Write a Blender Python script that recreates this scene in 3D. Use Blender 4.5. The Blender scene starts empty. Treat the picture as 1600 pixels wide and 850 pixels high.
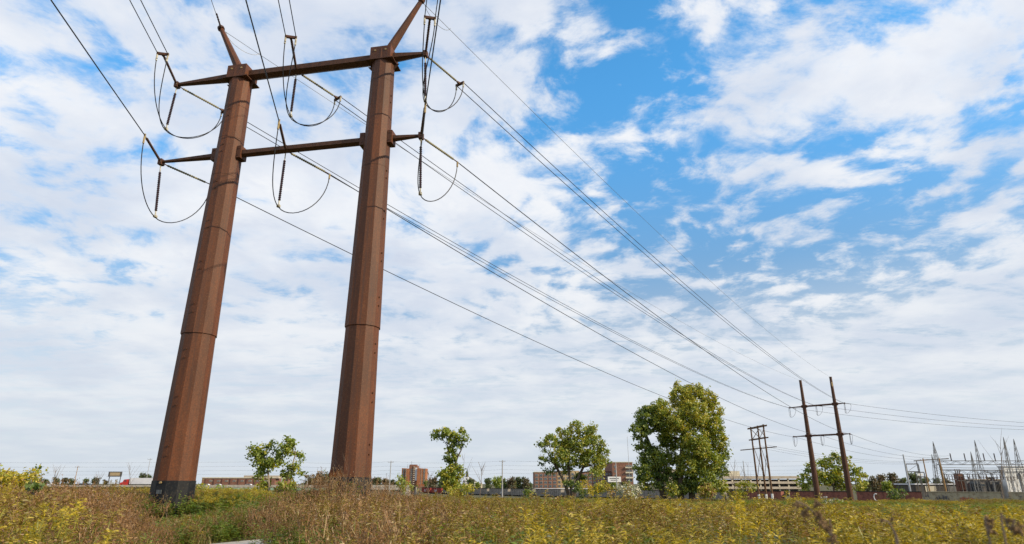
import bpy, math, random
import numpy as np
from mathutils import Vector, Matrix
R = math.radians
random.seed(7); rng = np.random.default_rng(11)
scn = bpy.context.scene
col = scn.collection

# ------------------------------------------------------------------ camera
PITCH = R(18.9); F = 965.0; CZ = 1.7
SP, CP = math.sin(PITCH), math.cos(PITCH)
cd = bpy.data.cameras.new('camera'); cam = bpy.data.objects.new('camera', cd); col.objects.link(cam)
cam.location = (0, 0, CZ); cam.rotation_euler = (math.pi/2 + PITCH, 0, 0)
cd.sensor_width = 36; cd.lens = 36*F/1600; cd.clip_start = 0.05; cd.clip_end = 9000
cd.dof.use_dof = True; cd.dof.focus_distance = 34; cd.dof.aperture_fstop = 2.0
scn.camera = cam
SUN_AZ, SUN_EL = 114.0, 29.0          # clockwise from +Y
scn.view_settings.view_transform = 'Standard'; scn.view_settings.look = 'None'
scn.view_settings.gamma = 1; scn.view_settings.exposure = 0.0
scn.cycles.max_bounces = 8; scn.cycles.transparent_max_bounces = 8; scn.cycles.diffuse_bounces = 3

def ray(px, py):
    x = (px-800)/F; u = (425-py)/F
    return x, CP-u*SP, SP+u*CP
def at(px, py, Y):
    x, y, z = ray(px, py); t = Y/y
    return Vector((x*t, Y, CZ+z*t))
def gx(px, Y, py=765):
    return at(px, py, Y).x

# ------------------------------------------------------------------ sun
sd = bpy.data.lights.new('sun', 'SUN'); so = bpy.data.objects.new('sun', sd); col.objects.link(so)
sd.energy = 5.0; sd.angle = R(0.6); sd.color = (1.0, 0.83, 0.59)
sdir = Vector((math.sin(R(SUN_AZ))*math.cos(R(SUN_EL)), math.cos(R(SUN_AZ))*math.cos(R(SUN_EL)), math.sin(R(SUN_EL))))
so.rotation_euler = sdir.to_track_quat('Z', 'Y').to_euler()

# ------------------------------------------------------------------ sky with clouds
world = bpy.data.worlds.new('World'); scn.world = world; world.use_nodes = True
nt = world.node_tree; nt.nodes.clear()
class G:
    """tiny node-graph helper"""
    def __init__(s, nt): s.nt = nt
    def n(s, t, **k):
        o = s.nt.nodes.new(t)
        for a, b in k.items(): setattr(o, a, b)
        return o
    def put(s, inp, v):
        if hasattr(v, 'is_linked') or isinstance(v, bpy.types.NodeSocket): s.nt.links.new(v, inp)
        else: inp.default_value = v
    def m(s, op, a, b=0.0, c=0.0, clamp=False):
        o = s.n('ShaderNodeMath', operation=op, use_clamp=clamp)
        for i, v in enumerate((a, b, c)): s.put(o.inputs[i], v)
        return o.outputs[0]
    def v(s, op, a, b=(0, 0, 0), out=0):
        o = s.n('ShaderNodeVectorMath', operation=op)
        s.put(o.inputs[0], a); s.put(o.inputs[1], b)
        return o.outputs['Value'] if out == 'v' else o.outputs[0]
    def noise(s, vec, scale, detail=8, rough=.6, dist=0.0):
        o = s.n('ShaderNodeTexNoise'); s.put(o.inputs['Vector'], vec)
        o.inputs['Scale'].default_value = scale; o.inputs['Detail'].default_value = detail
        o.inputs['Roughness'].default_value = rough; o.inputs['Distortion'].default_value = dist
        return o.outputs['Fac']
    def step(s, v, lo, hi, a=0.0, b=1.0):
        o = s.n('ShaderNodeMapRange', interpolation_type='SMOOTHSTEP')
        s.put(o.inputs[0], v); o.inputs[1].default_value = lo; o.inputs[2].default_value = hi
        o.inputs[3].default_value = a; o.inputs[4].default_value = b
        return o.outputs[0]
    def mix(s, f, a, b, mode='MIX'):
        o = s.n('ShaderNodeMix', data_type='RGBA', blend_type=mode)
        s.put(o.inputs[0], f); s.put(o.inputs[6], a); s.put(o.inputs[7], b)
        return o.outputs[2]
    def comb(s, x, y, z):
        o = s.n('ShaderNodeCombineXYZ')
        for i, v in enumerate((x, y, z)): s.put(o.inputs[i], v)
        return o.outputs[0]
g = G(nt)
sky = g.n('ShaderNodeTexSky', sky_type='NISHITA', sun_disc=False)
sky.sun_elevation = R(SUN_EL); sky.sun_rotation = R(SUN_AZ); sky.air_density = 1.0; sky.dust_density = 0.6; sky.ozone_density = 2.0
tc = g.n('ShaderNodeTexCoord'); D = g.v('NORMALIZE', tc.outputs['Generated'])
sep = g.n('ShaderNodeSeparateXYZ'); g.put(sep.inputs[0], D)
dx, dy, dz = sep.outputs
zc = g.m('ADD', g.m('MAXIMUM', dz, 0.0), 0.13)
P = g.comb(g.m('DIVIDE', dx, zc), g.m('DIVIDE', dy, zc), 0.0)
warp = g.n('ShaderNodeTexNoise'); g.put(warp.inputs['Vector'], P); warp.inputs['Scale'].default_value = 1.3; warp.inputs['Detail'].default_value = 3
Pw = g.v('ADD', P, g.v('SCALE', g.v('SUBTRACT', warp.outputs['Color'], (.5, .5, .5))))
Pw.node.inputs[1].links[0].from_node.inputs[3].default_value = 0.35
n_big = g.noise(Pw, 4.2, 10, .62, 0.1)
n_mid = g.noise(Pw, 8.5, 8, .6, 0.2)
n_fine = g.noise(Pw, 13.0, 9, .68, 0.15)
n_shade = g.noise(g.v('ADD', P, (3.1, 1.7, 0)), 1.7, 5, .55, 0.1)
stretch = g.v('MULTIPLY', P, (1.0, 3.4, 1.0))
n_str = g.noise(g.v('ADD', stretch, (7.3, 2.2, 0)), 2.2, 9, .66, 0.35)
# broad cover of the day: openings (negative) and thick banks (positive), by direction in the sky
spots = [(950,150,170,-.20),(1000,70,120,-.18),(1090,20,100,-.16),(870,190,90,-.14),(960,250,100,-.06),(1020,310,110,-.08),
         (1150,420,120,-.26),(1290,425,130,-.26),(1420,375,110,-.26),(1530,290,90,-.24),(1090,340,70,-.12),(1110,250,60,-.08),(1210,215,60,-.10),(1370,215,70,-.10),(1395,60,50,-.10),(1330,20,60,-.08),(1590,130,60,-.08),(1240,345,60,-.06),(1500,60,40,.05),(1390,230,60,-.05),(1000,470,120,-.10),
         (850,400,90,-.07),(25,380,120,-.20),(40,170,90,-.14),(60,480,90,-.10),(330,40,90,-.10),(250,420,80,-.08),(640,520,110,-.07),(480,490,90,-.06),
         (1040,150,60,.03),(1190,40,60,.10),(1250,150,110,.12),(1230,290,100,.14),(1110,200,70,.05),(1350,330,100,.10),(1480,120,120,.12),(1550,60,90,.08),
         (890,40,80,.11),(700,120,150,.08),(480,300,220,.08),(180,300,150,.07),(1140,490,42,.16),(1010,320,45,.08),(1450,500,220,.13),(1200,560,200,.10),
         (500,620,400,.10),(150,560,250,.08),(700,440,120,.06),(1580,420,110,.10)]
cov = 0.0
spots = [(a, b_, c, d*.5 if d < 0 else d*(.55 if a < 1000 or b_ > 450 else .12)) for a, b_, c, d in spots]
for px, py, rp, amp in spots:
    d0 = Vector(ray(px, py)).normalized()
    # pixel radius -> angle, shrinking off axis as a wide lens does
    c = Vector((0, CP, SP)).dot(d0); ang = rp/F*c
    k = 1.0/(ang*ang)
    e = g.m('EXPONENT', g.m('MULTIPLY', g.m('SUBTRACT', g.v('DOT_PRODUCT', D, tuple(d0), 'v'), 1.0), 2*k))
    cov = g.m('MULTIPLY_ADD', e, amp, cov)
lowz = g.step(dz, 0.10, 0.34)           # 0 near the horizon, 1 high up
base = g.m('ADD', g.m('ADD', g.m('MULTIPLY', n_big, .40), g.m('MULTIPLY', n_mid, .42)), g.m('MULTIPLY', n_fine, .18))
strk = g.m('ADD', g.m('MULTIPLY', n_str, .7), g.m('MULTIPLY', n_fine, .3))
fld = g.m('ADD', g.m('MULTIPLY', base, lowz), g.m('MULTIPLY', strk, g.m('SUBTRACT', 1.0, lowz)))
fld = g.m('MULTIPLY_ADD', g.m('SUBTRACT', fld, .5), 2.5, .5)
fld = g.m('ADD', fld, g.m('MULTIPLY', cov, .95))
dens = g.step(fld, 0.30, 0.66)
veil = g.m('MULTIPLY', g.step(g.m('MULTIPLY_ADD', g.m('SUBTRACT', n_big, .5), 1.0, cov), -.17, .07), g.step(n_shade, .25, .6, .62, .92))
veil = g.m('MAXIMUM', veil, g.m('MULTIPLY', g.step(dz, .34, .06), .85))
dens = g.m('ADD', dens, g.m('MULTIPLY', g.m('SUBTRACT', 1.0, dens), veil))
thick = g.step(fld, 0.46, 0.82)
gain = g.mix(g.step(dz, .15, .60), (.98, 1.2, 1.28, 1), (.88, 2.5, 3.05, 1))
blue = g.mix(1.0, g.mix(1.0, sky.outputs[0], gain, 'MULTIPLY'), (1.0, 1.0, 1.0, 1), 'MULTIPLY')
S = 10.0                                 # colours below are divided by the Background strength
lightf = g.step(n_shade, .38, .64)
lit = g.mix(lightf, (.71*S, .77*S, .88*S, 1), (.95*S, .96*S, .985*S, 1))
shade = g.mix(lightf, (.56*S, .63*S, .79*S, 1), (.74*S, .79*S, .90*S, 1))
finef = g.step(g.m('ADD', g.m('MULTIPLY', n_fine, .4), g.m('MULTIPLY', n_mid, .6)), .36, .64)
cloud = g.mix(g.m('MULTIPLY', g.m('MULTIPLY', thick, g.m('MULTIPLY_ADD', lowz, .6, .4)), g.m('SUBTRACT', 1.0, finef)), lit, shade)
skyc = g.mix(g.m('MULTIPLY', dens, 0.97), blue, cloud)
hz = g.m('EXPONENT', g.m('MULTIPLY', g.m('MAXIMUM', dz, 0.0), -6.0))
skyc = g.mix(g.m('MULTIPLY', hz, .92), skyc, (.635*S, .70*S, .77*S, 1))
bg = g.n('ShaderNodeBackground'); g.put(bg.inputs[0], skyc); bg.inputs[1].default_value = 0.1
wo = g.n('ShaderNodeOutputWorld'); nt.links.new(bg.outputs[0], wo.inputs[0])

# ------------------------------------------------------------------ materials
MAT = {}
def mat(name, c1, c2=None, scale=3.0, rough=.8, detail=6, c3=None, metal=0.0, bump=0.0, bscale=20, stretch=None, lo=.4, hi=.62, spec=.3):
    m = bpy.data.materials.new(name); m.use_nodes = True; t = m.node_tree; t.nodes.clear(); q = G(t)
    b = q.n('ShaderNodeBsdfPrincipled'); o = q.n('ShaderNodeOutputMaterial'); t.links.new(b.outputs[0], o.inputs[0])
    b.inputs['Roughness'].default_value = rough; b.inputs['Metallic'].default_value = metal; b.inputs['Specular IOR Level'].default_value = spec
    co = q.n('ShaderNodeTexCoord').outputs['Object']
    if stretch: co = q.v('MULTIPLY', co, stretch)
    if c2 is None: c2 = tuple(v*.72 for v in c1)
    f = q.step(q.noise(co, scale, detail, .62), lo, hi)
    c = q.mix(f, (*c1, 1), (*c2, 1))
    if c3 is not None:
        f2 = q.step(q.noise(co, scale*3.7, 4, .7), .52, .66)
        c = q.mix(f2, c, (*c3, 1))
    t.links.new(c, b.inputs['Base Color'])
    if bump:
        bp = q.n('ShaderNodeBump'); bp.inputs['Strength'].default_value = bump; bp.inputs['Distance'].default_value = .03
        q.put(bp.inputs['Height'], q.noise(co, bscale, 5, .6)); t.links.new(bp.outputs[0], b.inputs['Normal'])
    MAT[name] = m; return m
def leafmat(name, c1, c2, trans=.35, var=.25, rough=.55, scale=.5, gloss=.05):
    m = bpy.data.materials.new(name); m.use_nodes = True; t = m.node_tree; t.nodes.clear(); q = G(t)
    o = q.n('ShaderNodeOutputMaterial')
    gi = q.n('ShaderNodeNewGeometry'); oi = q.n('ShaderNodeObjectInfo')
    f = q.m('SUBTRACT', q.m('ADD', q.m('MULTIPLY', gi.outputs['Random Per Island'], .75), q.m('MULTIPLY', oi.outputs['Random'], .6)), .17, clamp=True)
    c = q.mix(f, (*c1, 1), (*c2, 1))
    d = q.n('ShaderNodeBsdfDiffuse'); tr = q.n('ShaderNodeBsdfTranslucent')
    t.links.new(c, d.inputs[0])
    tc_ = q.mix(1.0, c, (1.15, 1.05, .55, 1), 'MULTIPLY'); t.links.new(tc_, tr.inputs[0])
    mx = q.n('ShaderNodeMixShader'); mx.inputs[0].default_value = trans
    t.links.new(d.outputs[0], mx.inputs[1]); t.links.new(tr.outputs[0], mx.inputs[2])
    gl = q.n('ShaderNodeBsdfGlossy'); gl.inputs['Roughness'].default_value = rough; gl.inputs[0].default_value = (1, 1, 1, 1)
    m2 = q.n('ShaderNodeMixShader'); m2.inputs[0].default_value = gloss
    t.links.new(mx.outputs[0], m2.inputs[1]); t.links.new(gl.outputs[0], m2.inputs[2])
    t.links.new(m2.outputs[0], o.inputs[0])
    MAT[name] = m; return m

def steel_mat():
    m = bpy.data.materials.new('weathered_steel'); m.use_nodes = True; t = m.node_tree; t.nodes.clear(); q = G(t)
    b = q.n('ShaderNodeBsdfPrincipled'); o = q.n('ShaderNodeOutputMaterial'); t.links.new(b.outputs[0], o.inputs[0])
    co = q.n('ShaderNodeTexCoord').outputs['Object']
    big = q.step(q.noise(q.v('MULTIPLY', co, (1, 1, .18)), 1.6, 6, .6), .35, .65)
    grain = q.step(q.noise(co, 13, 5, .75), .42, .64)
    fleck = q.step(q.noise(co, 24, 3, .7), .54, .66)
    strk = q.step(q.noise(q.v('MULTIPLY', co, (6, 6, .12)), 1.3, 6, .65), .5, .7)
    c = q.mix(big, (.138, .041, .012, 1), (.074, .024, .009, 1))
    c = q.mix(q.m('MULTIPLY', grain, .75), c, (.060, .024, .011, 1))
    c = q.mix(q.m('MULTIPLY', fleck, .5), c, (.22, .10, .040, 1))
    c = q.mix(q.m('MULTIPLY', strk, .75), c, (.055, .026, .018, 1))
    t.links.new(c, b.inputs['Base Color']); b.inputs['Roughness'].default_value = .62; b.inputs['Specular IOR Level'].default_value = .35
    bp = q.n('ShaderNodeBump'); bp.inputs['Strength'].default_value = .35; bp.inputs['Distance'].default_value = .02
    q.put(bp.inputs['Height'], q.noise(co, 30, 5, .7)); t.links.new(bp.outputs[0], b.inputs['Normal'])
    MAT['weathered_steel'] = m
steel_mat()
mat('arm_steel', (.085, .036, .018), (.055, .025, .014), 5, .65, c3=(.12, .055, .025), bump=.2)
mat('dark_steel', (.06, .026, .015), (.095, .038, .018), 6, .65, bump=.2)
mat('black_coating', (.007, .008, .011), (.012, .014, .017), 3, .5, c3=(.03, .027, .022), bump=.25, bscale=9, spec=.25)
mat('orange_rust', (.30, .085, .02), (.19, .06, .018), 8, .9)
mat('label_grey', (.10, .11, .12), (.06, .07, .08), 9, .6)
mat('cable', (.018, .018, .022), (.03, .028, .026), 2, .5)
mat('aluminium_cable', (.22, .22, .21), (.12, .12, .12), 3, .45, metal=.3)
mat('insulator_brown', (.06, .032, .028), (.09, .05, .035), 4, .45)
mat('insulator_dark', (.045, .026, .034), (.03, .02, .026), 4, .4)
mat('insulator_grey', (.27, .25, .15), (.2, .18, .11), 4, .5)
mat('clamp_metal', (.55, .52, .42), (.3, .26, .18), 5, .5)
mat('tan_fitting', (.36, .27, .13), (.25, .18, .09), 5, .6)
mat('bark', (.13, .10, .075), (.07, .052, .038), 4, .95, bump=.4, stretch=(1, 1, .3))
mat('pale_bark', (.34, .28, .21), (.2, .16, .12), 3, .9, bump=.3)
mat('twig', (.20, .15, .11), (.12, .09, .07), 3, .9)
mat('old_timber', (.17, .095, .05), (.10, .06, .035), 3, .9, stretch=(4, 4, .3))
mat('tan_timber', (.36, .22, .09), (.26, .15, .07), 3, .9, stretch=(4, 4, .3))
mat('grey_pole', (.36, .36, .36), (.28, .28, .29), 2, .7)
mat('concrete', (.44, .40, .34), (.34, .31, .27), .8, .9, c3=(.28, .26, .22))
mat('path_concrete', (.46, .44, .41), (.38, .36, .33), 1.2, .95, c3=(.31, .29, .26), bump=.2)
mat('asphalt', (.06, .06, .06), (.045, .045, .047), 1.5, .9)
mat('green_girder', (.32, .50, .36), (.27, .42, .31), .6, .6)
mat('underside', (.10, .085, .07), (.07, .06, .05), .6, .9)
mat('brick', (.25, .125, .085), (.19, .095, .068), .35, .9, c3=(.11, .05, .035))
mat('brick_orange', (.36, .15, .065), (.29, .115, .055), .12, .9, c3=(.24, .10, .055))
mat('brick_dark', (.13, .065, .055), (.10, .05, .045), .3, .9)
mat('tan_stucco', (.46, .35, .20), (.40, .30, .17), .2, .9)
mat('cream', (.62, .56, .42), (.52, .47, .36), .3, .85)
mat('beige_panel', (.50, .43, .34), (.42, .36, .29), .25, .85, c3=(.36, .31, .25))
mat('white_paint', (.78, .78, .77), (.7, .7, .69), .6, .5)
mat('off_white', (.66, .66, .68), (.58, .58, .61), .4, .6)
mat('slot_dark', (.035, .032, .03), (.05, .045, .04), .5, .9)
mat('window_glass', (.06, .075, .09), (.10, .115, .13), .4, .15, spec=.6)
mat('spire_slate', (.06, .06, .07), (.04, .04, .05), .6, .7)
mat('roof_grey', (.19, .17, .16), (.14, .13, .12), .3, .9)
mat('gondola_red', (.26, .10, .07), (.19, .075, .055), .5, .8, c3=(.12, .05, .04))
mat('gondola_bright', (.33, .05, .04), (.25, .045, .035), .5, .8, c3=(.19, .05, .04))
mat('gondola_beige', (.40, .35, .24), (.32, .27, .19), .5, .85, c3=(.25, .19, .12))
mat('gondola_grey', (.27, .245, .215), (.20, .18, .16), .5, .85, c3=(.15, .13, .11))
mat('rail_dark', (.03, .027, .025), (.045, .04, .035), 1, .8)
mat('graffiti_white', (.75, .73, .70), (.6, .58, .56), 1, .7)
mat('graffiti_orange', (.50, .16, .07), (.42, .14, .08), 1, .7)
mat('graffiti_grey', (.13, .13, .14), (.09, .09, .10), 1, .7)
mat('truck_red', (.50, .03, .02), (.44, .03, .02), 1, .35, spec=.5)
mat('car_white', (.80, .80, .80), (.75, .75, .76), 1, .25, spec=.5)
mat('car_dark', (.035, .037, .042), (.03, .03, .034), 1, .25, spec=.5)
mat('car_glass', (.03, .035, .04), (.04, .045, .05), 1, .08, spec=.7)
mat('tyre', (.02, .02, .02), (.028, .028, .028), 3, .9)
mat('galvanised', (.20, .20, .20), (.14, .14, .14), 1.5, .55, metal=.2)
mat('galvanised_pale', (.42, .43, .44), (.34, .35, .37), 1.5, .55, metal=.2)
mat('galvanised_dark', (.07, .068, .066), (.10, .095, .09), 1.5, .6)
mat('transformer_rust', (.17, .07, .045), (.11, .05, .035), 1.5, .7)
mat('fence_black', (.02, .022, .024), (.03, .03, .03), 2, .8)
mat('seed_head', (.13, .08, .04), (.20, .13, .065), 30, .95)
mat('soil', (.085, .075, .03), (.06, .065, .022), .25, .95, c3=(.12, .085, .045), bump=.4, bscale=6)
leafmat('leaf_deep', (.065, .115, .014), (.11, .17, .02))
leafmat('leaf_mid', (.18, .25, .02), (.28, .33, .026), .42)
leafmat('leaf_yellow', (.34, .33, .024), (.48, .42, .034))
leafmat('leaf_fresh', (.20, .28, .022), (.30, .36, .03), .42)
leafmat('leaf_far', (.06, .075, .03), (.10, .10, .04))
leafmat('leaf_far_brown', (.15, .10, .05), (.20, .14, .06))
leafmat('wd_green', (.10, .165, .012), (.23, .28, .024), .45)
leafmat('wd_olive', (.14, .165, .015), (.36, .335, .034), .44)
leafmat('wd_gold', (.36, .29, .016), (.66, .51, .03), .40)
leafmat('wd_gold2', (.19, .145, .016), (.38, .29, .03), .35)
leafmat('wd_brown', (.16, .078, .026), (.36, .19, .06), .28)
leafmat('wd_tan', (.30, .21, .09), (.46, .33, .15), .25)
leafmat('wd_darkbrown', (.085, .048, .024), (.14, .08, .036), .2)
leafmat('wd_lush', (.10, .20, .016), (.20, .29, .026), .42)
leafmat('wd_grey', (.12, .14, .09), (.20, .21, .14), .25)
leafmat('wd_white', (.48, .47, .38), (.60, .58, .46), .2)

# ------------------------------------------------------------------ mesh builder
ORG = {}
class MB:
    def __init__(s): s.v = []; s.f = []; s.mi = []; s.cur = 0
    def add(s, vs, fs):
        b = len(s.v); s.v.extend([tuple(p) for p in vs])
        for f in fs: s.f.append(tuple(b+i for i in f)); s.mi.append(s.cur)
    def box(s, c, size, rz=0.0, M=None):
        x, y, z = (v/2 for v in size)
        vs = [Vector((a*x, b*y, d*z)) for a in (-1, 1) for b in (-1, 1) for d in (-1, 1)]
        if M is None: M = Matrix.Rotation(rz, 3, 'Z')
        vs = [M @ v + Vector(c) for v in vs]
        s.add(vs, [(0, 1, 3, 2), (4, 6, 7, 5), (0, 4, 5, 1), (2, 3, 7, 6), (0, 2, 6, 4), (1, 5, 7, 3)])
        return s
    def beam(s, a, b, w, h, w2=None, h2=None):      # tapered rectangular bar
        a, b = Vector(a), Vector(b); d = (b-a).normalized()
        up = Vector((0, 0, 1)) if abs(d.z) < .95 else Vector((0, 1, 0))
        sx = d.cross(up).normalized(); sz = sx.cross(d)
        w2 = w if w2 is None else w2; h2 = h if h2 is None else h2
        vs = [p + sx*(i*ww/2) + sz*(j*hh/2) for p, ww, hh in ((a, w, h), (b, w2, h2)) for i, j in ((-1, -1), (1, -1), (1, 1), (-1, 1))]
        s.add(vs, [(3, 2, 1, 0), (4, 5, 6, 7), (0, 1, 5, 4), (1, 2, 6, 5), (2, 3, 7, 6), (3, 0, 4, 7)])
        return s
    def tube(s, pts, rad, n=6, phase=0.0, cap=True):
        pts = [Vector(p) for p in pts]; k = len(pts)
        if not hasattr(rad, '__len__'): rad = [rad]*k
        vs = []; prev = None
        for i, p in enumerate(pts):
            d = (pts[min(i+1, k-1)] - pts[max(i-1, 0)]).normalized()
            if prev is None:
                ref = Vector((0, 1, 0)) if abs(d.z) > .8 else Vector((0, 0, 1))
                a = d.cross(ref).normalized()
            else:
                a = (prev - d*prev.dot(d)).normalized()
            prev = a; b = d.cross(a)
            for j in range(n):
                t = phase + 2*math.pi*j/n
                vs.append(p + (a*math.cos(t) + b*math.sin(t))*rad[i])
        fs = [(i*n+j, i*n+(j+1) % n, (i+1)*n+(j+1) % n, (i+1)*n+j) for i in range(k-1) for j in range(n)]
        if cap: fs += [tuple(range(n-1, -1, -1)), tuple((k-1)*n+j for j in range(n))]
        s.add(vs, fs); return s
    def column(s, x, y, prof, n=12, ph=0.0):        # vertical faceted column, prof = [(z, r)...]
        vs = [(x+r*math.cos(ph+2*math.pi*j/n), y+r*math.sin(ph+2*math.pi*j/n), z) for z, r in prof for j in range(n)]
        k = len(prof)
        fs = [(i*n+j, i*n+(j+1) % n, (i+1)*n+(j+1) % n, (i+1)*n+j) for i in range(k-1) for j in range(n)]
        fs += [tuple(range(n-1, -1, -1)), tuple((k-1)*n+j for j in range(n))]
        s.add(vs, fs); return s
    def prism(s, poly, y0, y1, M=None):             # polygon in xz extruded along y
        n = len(poly); vs = [Vector((x, yy, z)) for yy in (y0, y1) for x, z in poly]
        if M is not None: vs = [M @ v for v in vs]
        s.add(vs, [tuple(range(n)), tuple(range(2*n-1, n-1, -1))] + [(i, n+i, n+(i+1) % n, (i+1) % n) for i in range(n)])
        return s
    def build(s, name, m, parent=None, smooth=False, fix=True):
        ms = m if isinstance(m, (list, tuple)) else [m]
        org = Vector((0, 0, 0))
        if parent is not None: org = ORG.get(parent.name, Vector((0, 0, 0)))
        me = bpy.data.meshes.new(name)
        me.from_pydata([tuple(Vector(p)-org) for p in s.v] if org.length else s.v, [], s.f)
        for q in ms: me.materials.append(MAT[q])
        if len(ms) > 1: me.polygons.foreach_set('material_index', s.mi)
        if smooth: me.polygons.foreach_set('use_smooth', [True]*len(me.polygons))
        me.update()
        o = bpy.data.objects.new(name, me); col.objects.link(o)
        if parent is not None: o.parent = parent; ORG[o.name] = org
        return o
def tag(o, label=None, cat=None, group=None, kind=None):
    if label: o['label'] = label
    if cat: o['category'] = cat
    if group: o['group'] = group
    if kind: o['kind'] = kind
    return o
def thing(name, label, cat, loc=(0, 0, 0), rz=0.0, group=None):
    o = bpy.data.objects.new(name, None); col.objects.link(o); o.empty_display_size = .3
    o.location = loc; o.rotation_euler.z = rz
    ORG[o.name] = Vector(loc) if rz == 0 else Vector((0, 0, 0))
    return tag(o, label, cat, group)
def copy_tree(o, parent=None):
    c = o.copy(); col.objects.link(c); c.parent = parent
    for ch in list(o.children): copy_tree(ch, c)
    return c
def text_mesh(body, size, name):
    cu = bpy.data.curves.new(name, 'FONT'); cu.body = body; cu.size = size; cu.extrude = .012; cu.resolution_u = 3
    t = bpy.data.objects.new(name, cu); col.objects.link(t)
    dg = bpy.context.evaluated_depsgraph_get(); dg.update()
    me = bpy.data.meshes.new_from_object(t.evaluated_get(dg)); bpy.data.objects.remove(t)
    return me

# ------------------------------------------------------------------ ground
def sm(a, b, x):
    t = np.clip((x-a)/(b-a), 0, 1); return t*t*(3-2*t)
def gz(x, y):
    x = np.asarray(x, float); y = np.asarray(y, float)
    d = np.hypot(x*.6, y)
    z = -3.5*sm(36, 165, d)
    z = z + .75*np.exp(-(((x+34)/24)**2 + ((y-46)/20)**2))
    z = z - .26*np.exp(-(((x+8.5)/4.5)**2 + ((y-21.5)/4.5)**2))
    z = z + .10*np.sin(x*.31+y*.17)*sm(8, 25, d) + .07*np.sin(x*.73-y*.41)*sm(8, 20, d)
    return z
def axis(lo, hi, fine, step, growth):
    a = [0.0]; s_ = step
    while a[-1] < max(abs(lo), hi):
        if a[-1] > fine: s_ *= growth
        a.append(a[-1]+s_)
    pos = [v for v in a if v <= hi]+[hi]; neg = [-v for v in a[1:] if v <= -lo]+([lo] if lo < 0 else [])
    return sorted(set(neg+pos))
xs = np.array(axis(-5000, 5000, 60, 2.0, 1.12)); ys = np.array(axis(-900, 7000, 90, 2.0, 1.12))
X, Y = np.meshgrid(xs, ys); Z = gz(X, Y)
b = MB(); nx, ny = len(xs), len(ys)
b.v = [tuple(p) for p in np.stack([X.ravel(), Y.ravel(), Z.ravel()], 1).tolist()]
b.f = [(j*nx+i, j*nx+i+1, (j+1)*nx+i+1, (j+1)*nx+i) for j in range(ny-1) for i in range(nx-1)]; b.mi = [0]*len(b.f)
tag(b.build('ground', 'soil', smooth=True), kind='structure')
# concrete footpath
def catmull(P_, n=10):
    P_ = [Vector(p) for p in P_]; P_ = [P_[0]*2-P_[1]]+P_+[P_[-1]*2-P_[-2]]; out = []
    for i in range(1, len(P_)-2):
        p0, p1, p2, p3 = P_[i-1:i+3]
        for k in range(n):
            t = k/n
            out.append(.5*((2*p1)+(p2-p0)*t+(2*p0-5*p1+4*p2-p3)*t*t+(3*p1-p0-3*p2+p3)*t**3))
    out.append(P_[-2]); return out
PATH = [tuple(p)[:2] for p in catmull([(4, -30, 0), (1.5, -8, 0), (-1.8, 3, 0), (-5.6, 13, 0), (-8.35, 18.7, 0), (-7.3, 21.8, 0), (-2.9, 23.6, 0), (4, 25.0, 0), (22, 28.5, 0), (70, 31, 0)], 12)]
b = MB(); prev = None
for i, p in enumerate(PATH):
    q = PATH[min(i+1, len(PATH)-1)]; o_ = PATH[max(i-1, 0)]
    t = Vector((q[0]-o_[0], q[1]-o_[1], 0)).normalized(); nrm = Vector((-t.y, t.x, 0))
    row = []
    for w, dzz in ((-1.3, -.12), (-1.25, .06), (1.25, .06), (1.3, -.12)):
        c = Vector((p[0], p[1], 0))+nrm*w
        row.append((c.x, c.y, float(gz(p[0], p[1]))+dzz+.05))
    k = len(b.v); b.v += row
    if prev is not None:
        for a in range(3): b.f.append((prev+a, prev+a+1, k+a+1, k+a)); b.mi.append(0)
    prev = k
tag(b.build('footpath', 'path_concrete'), kind='structure')
PA = np.array(PATH)

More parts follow.
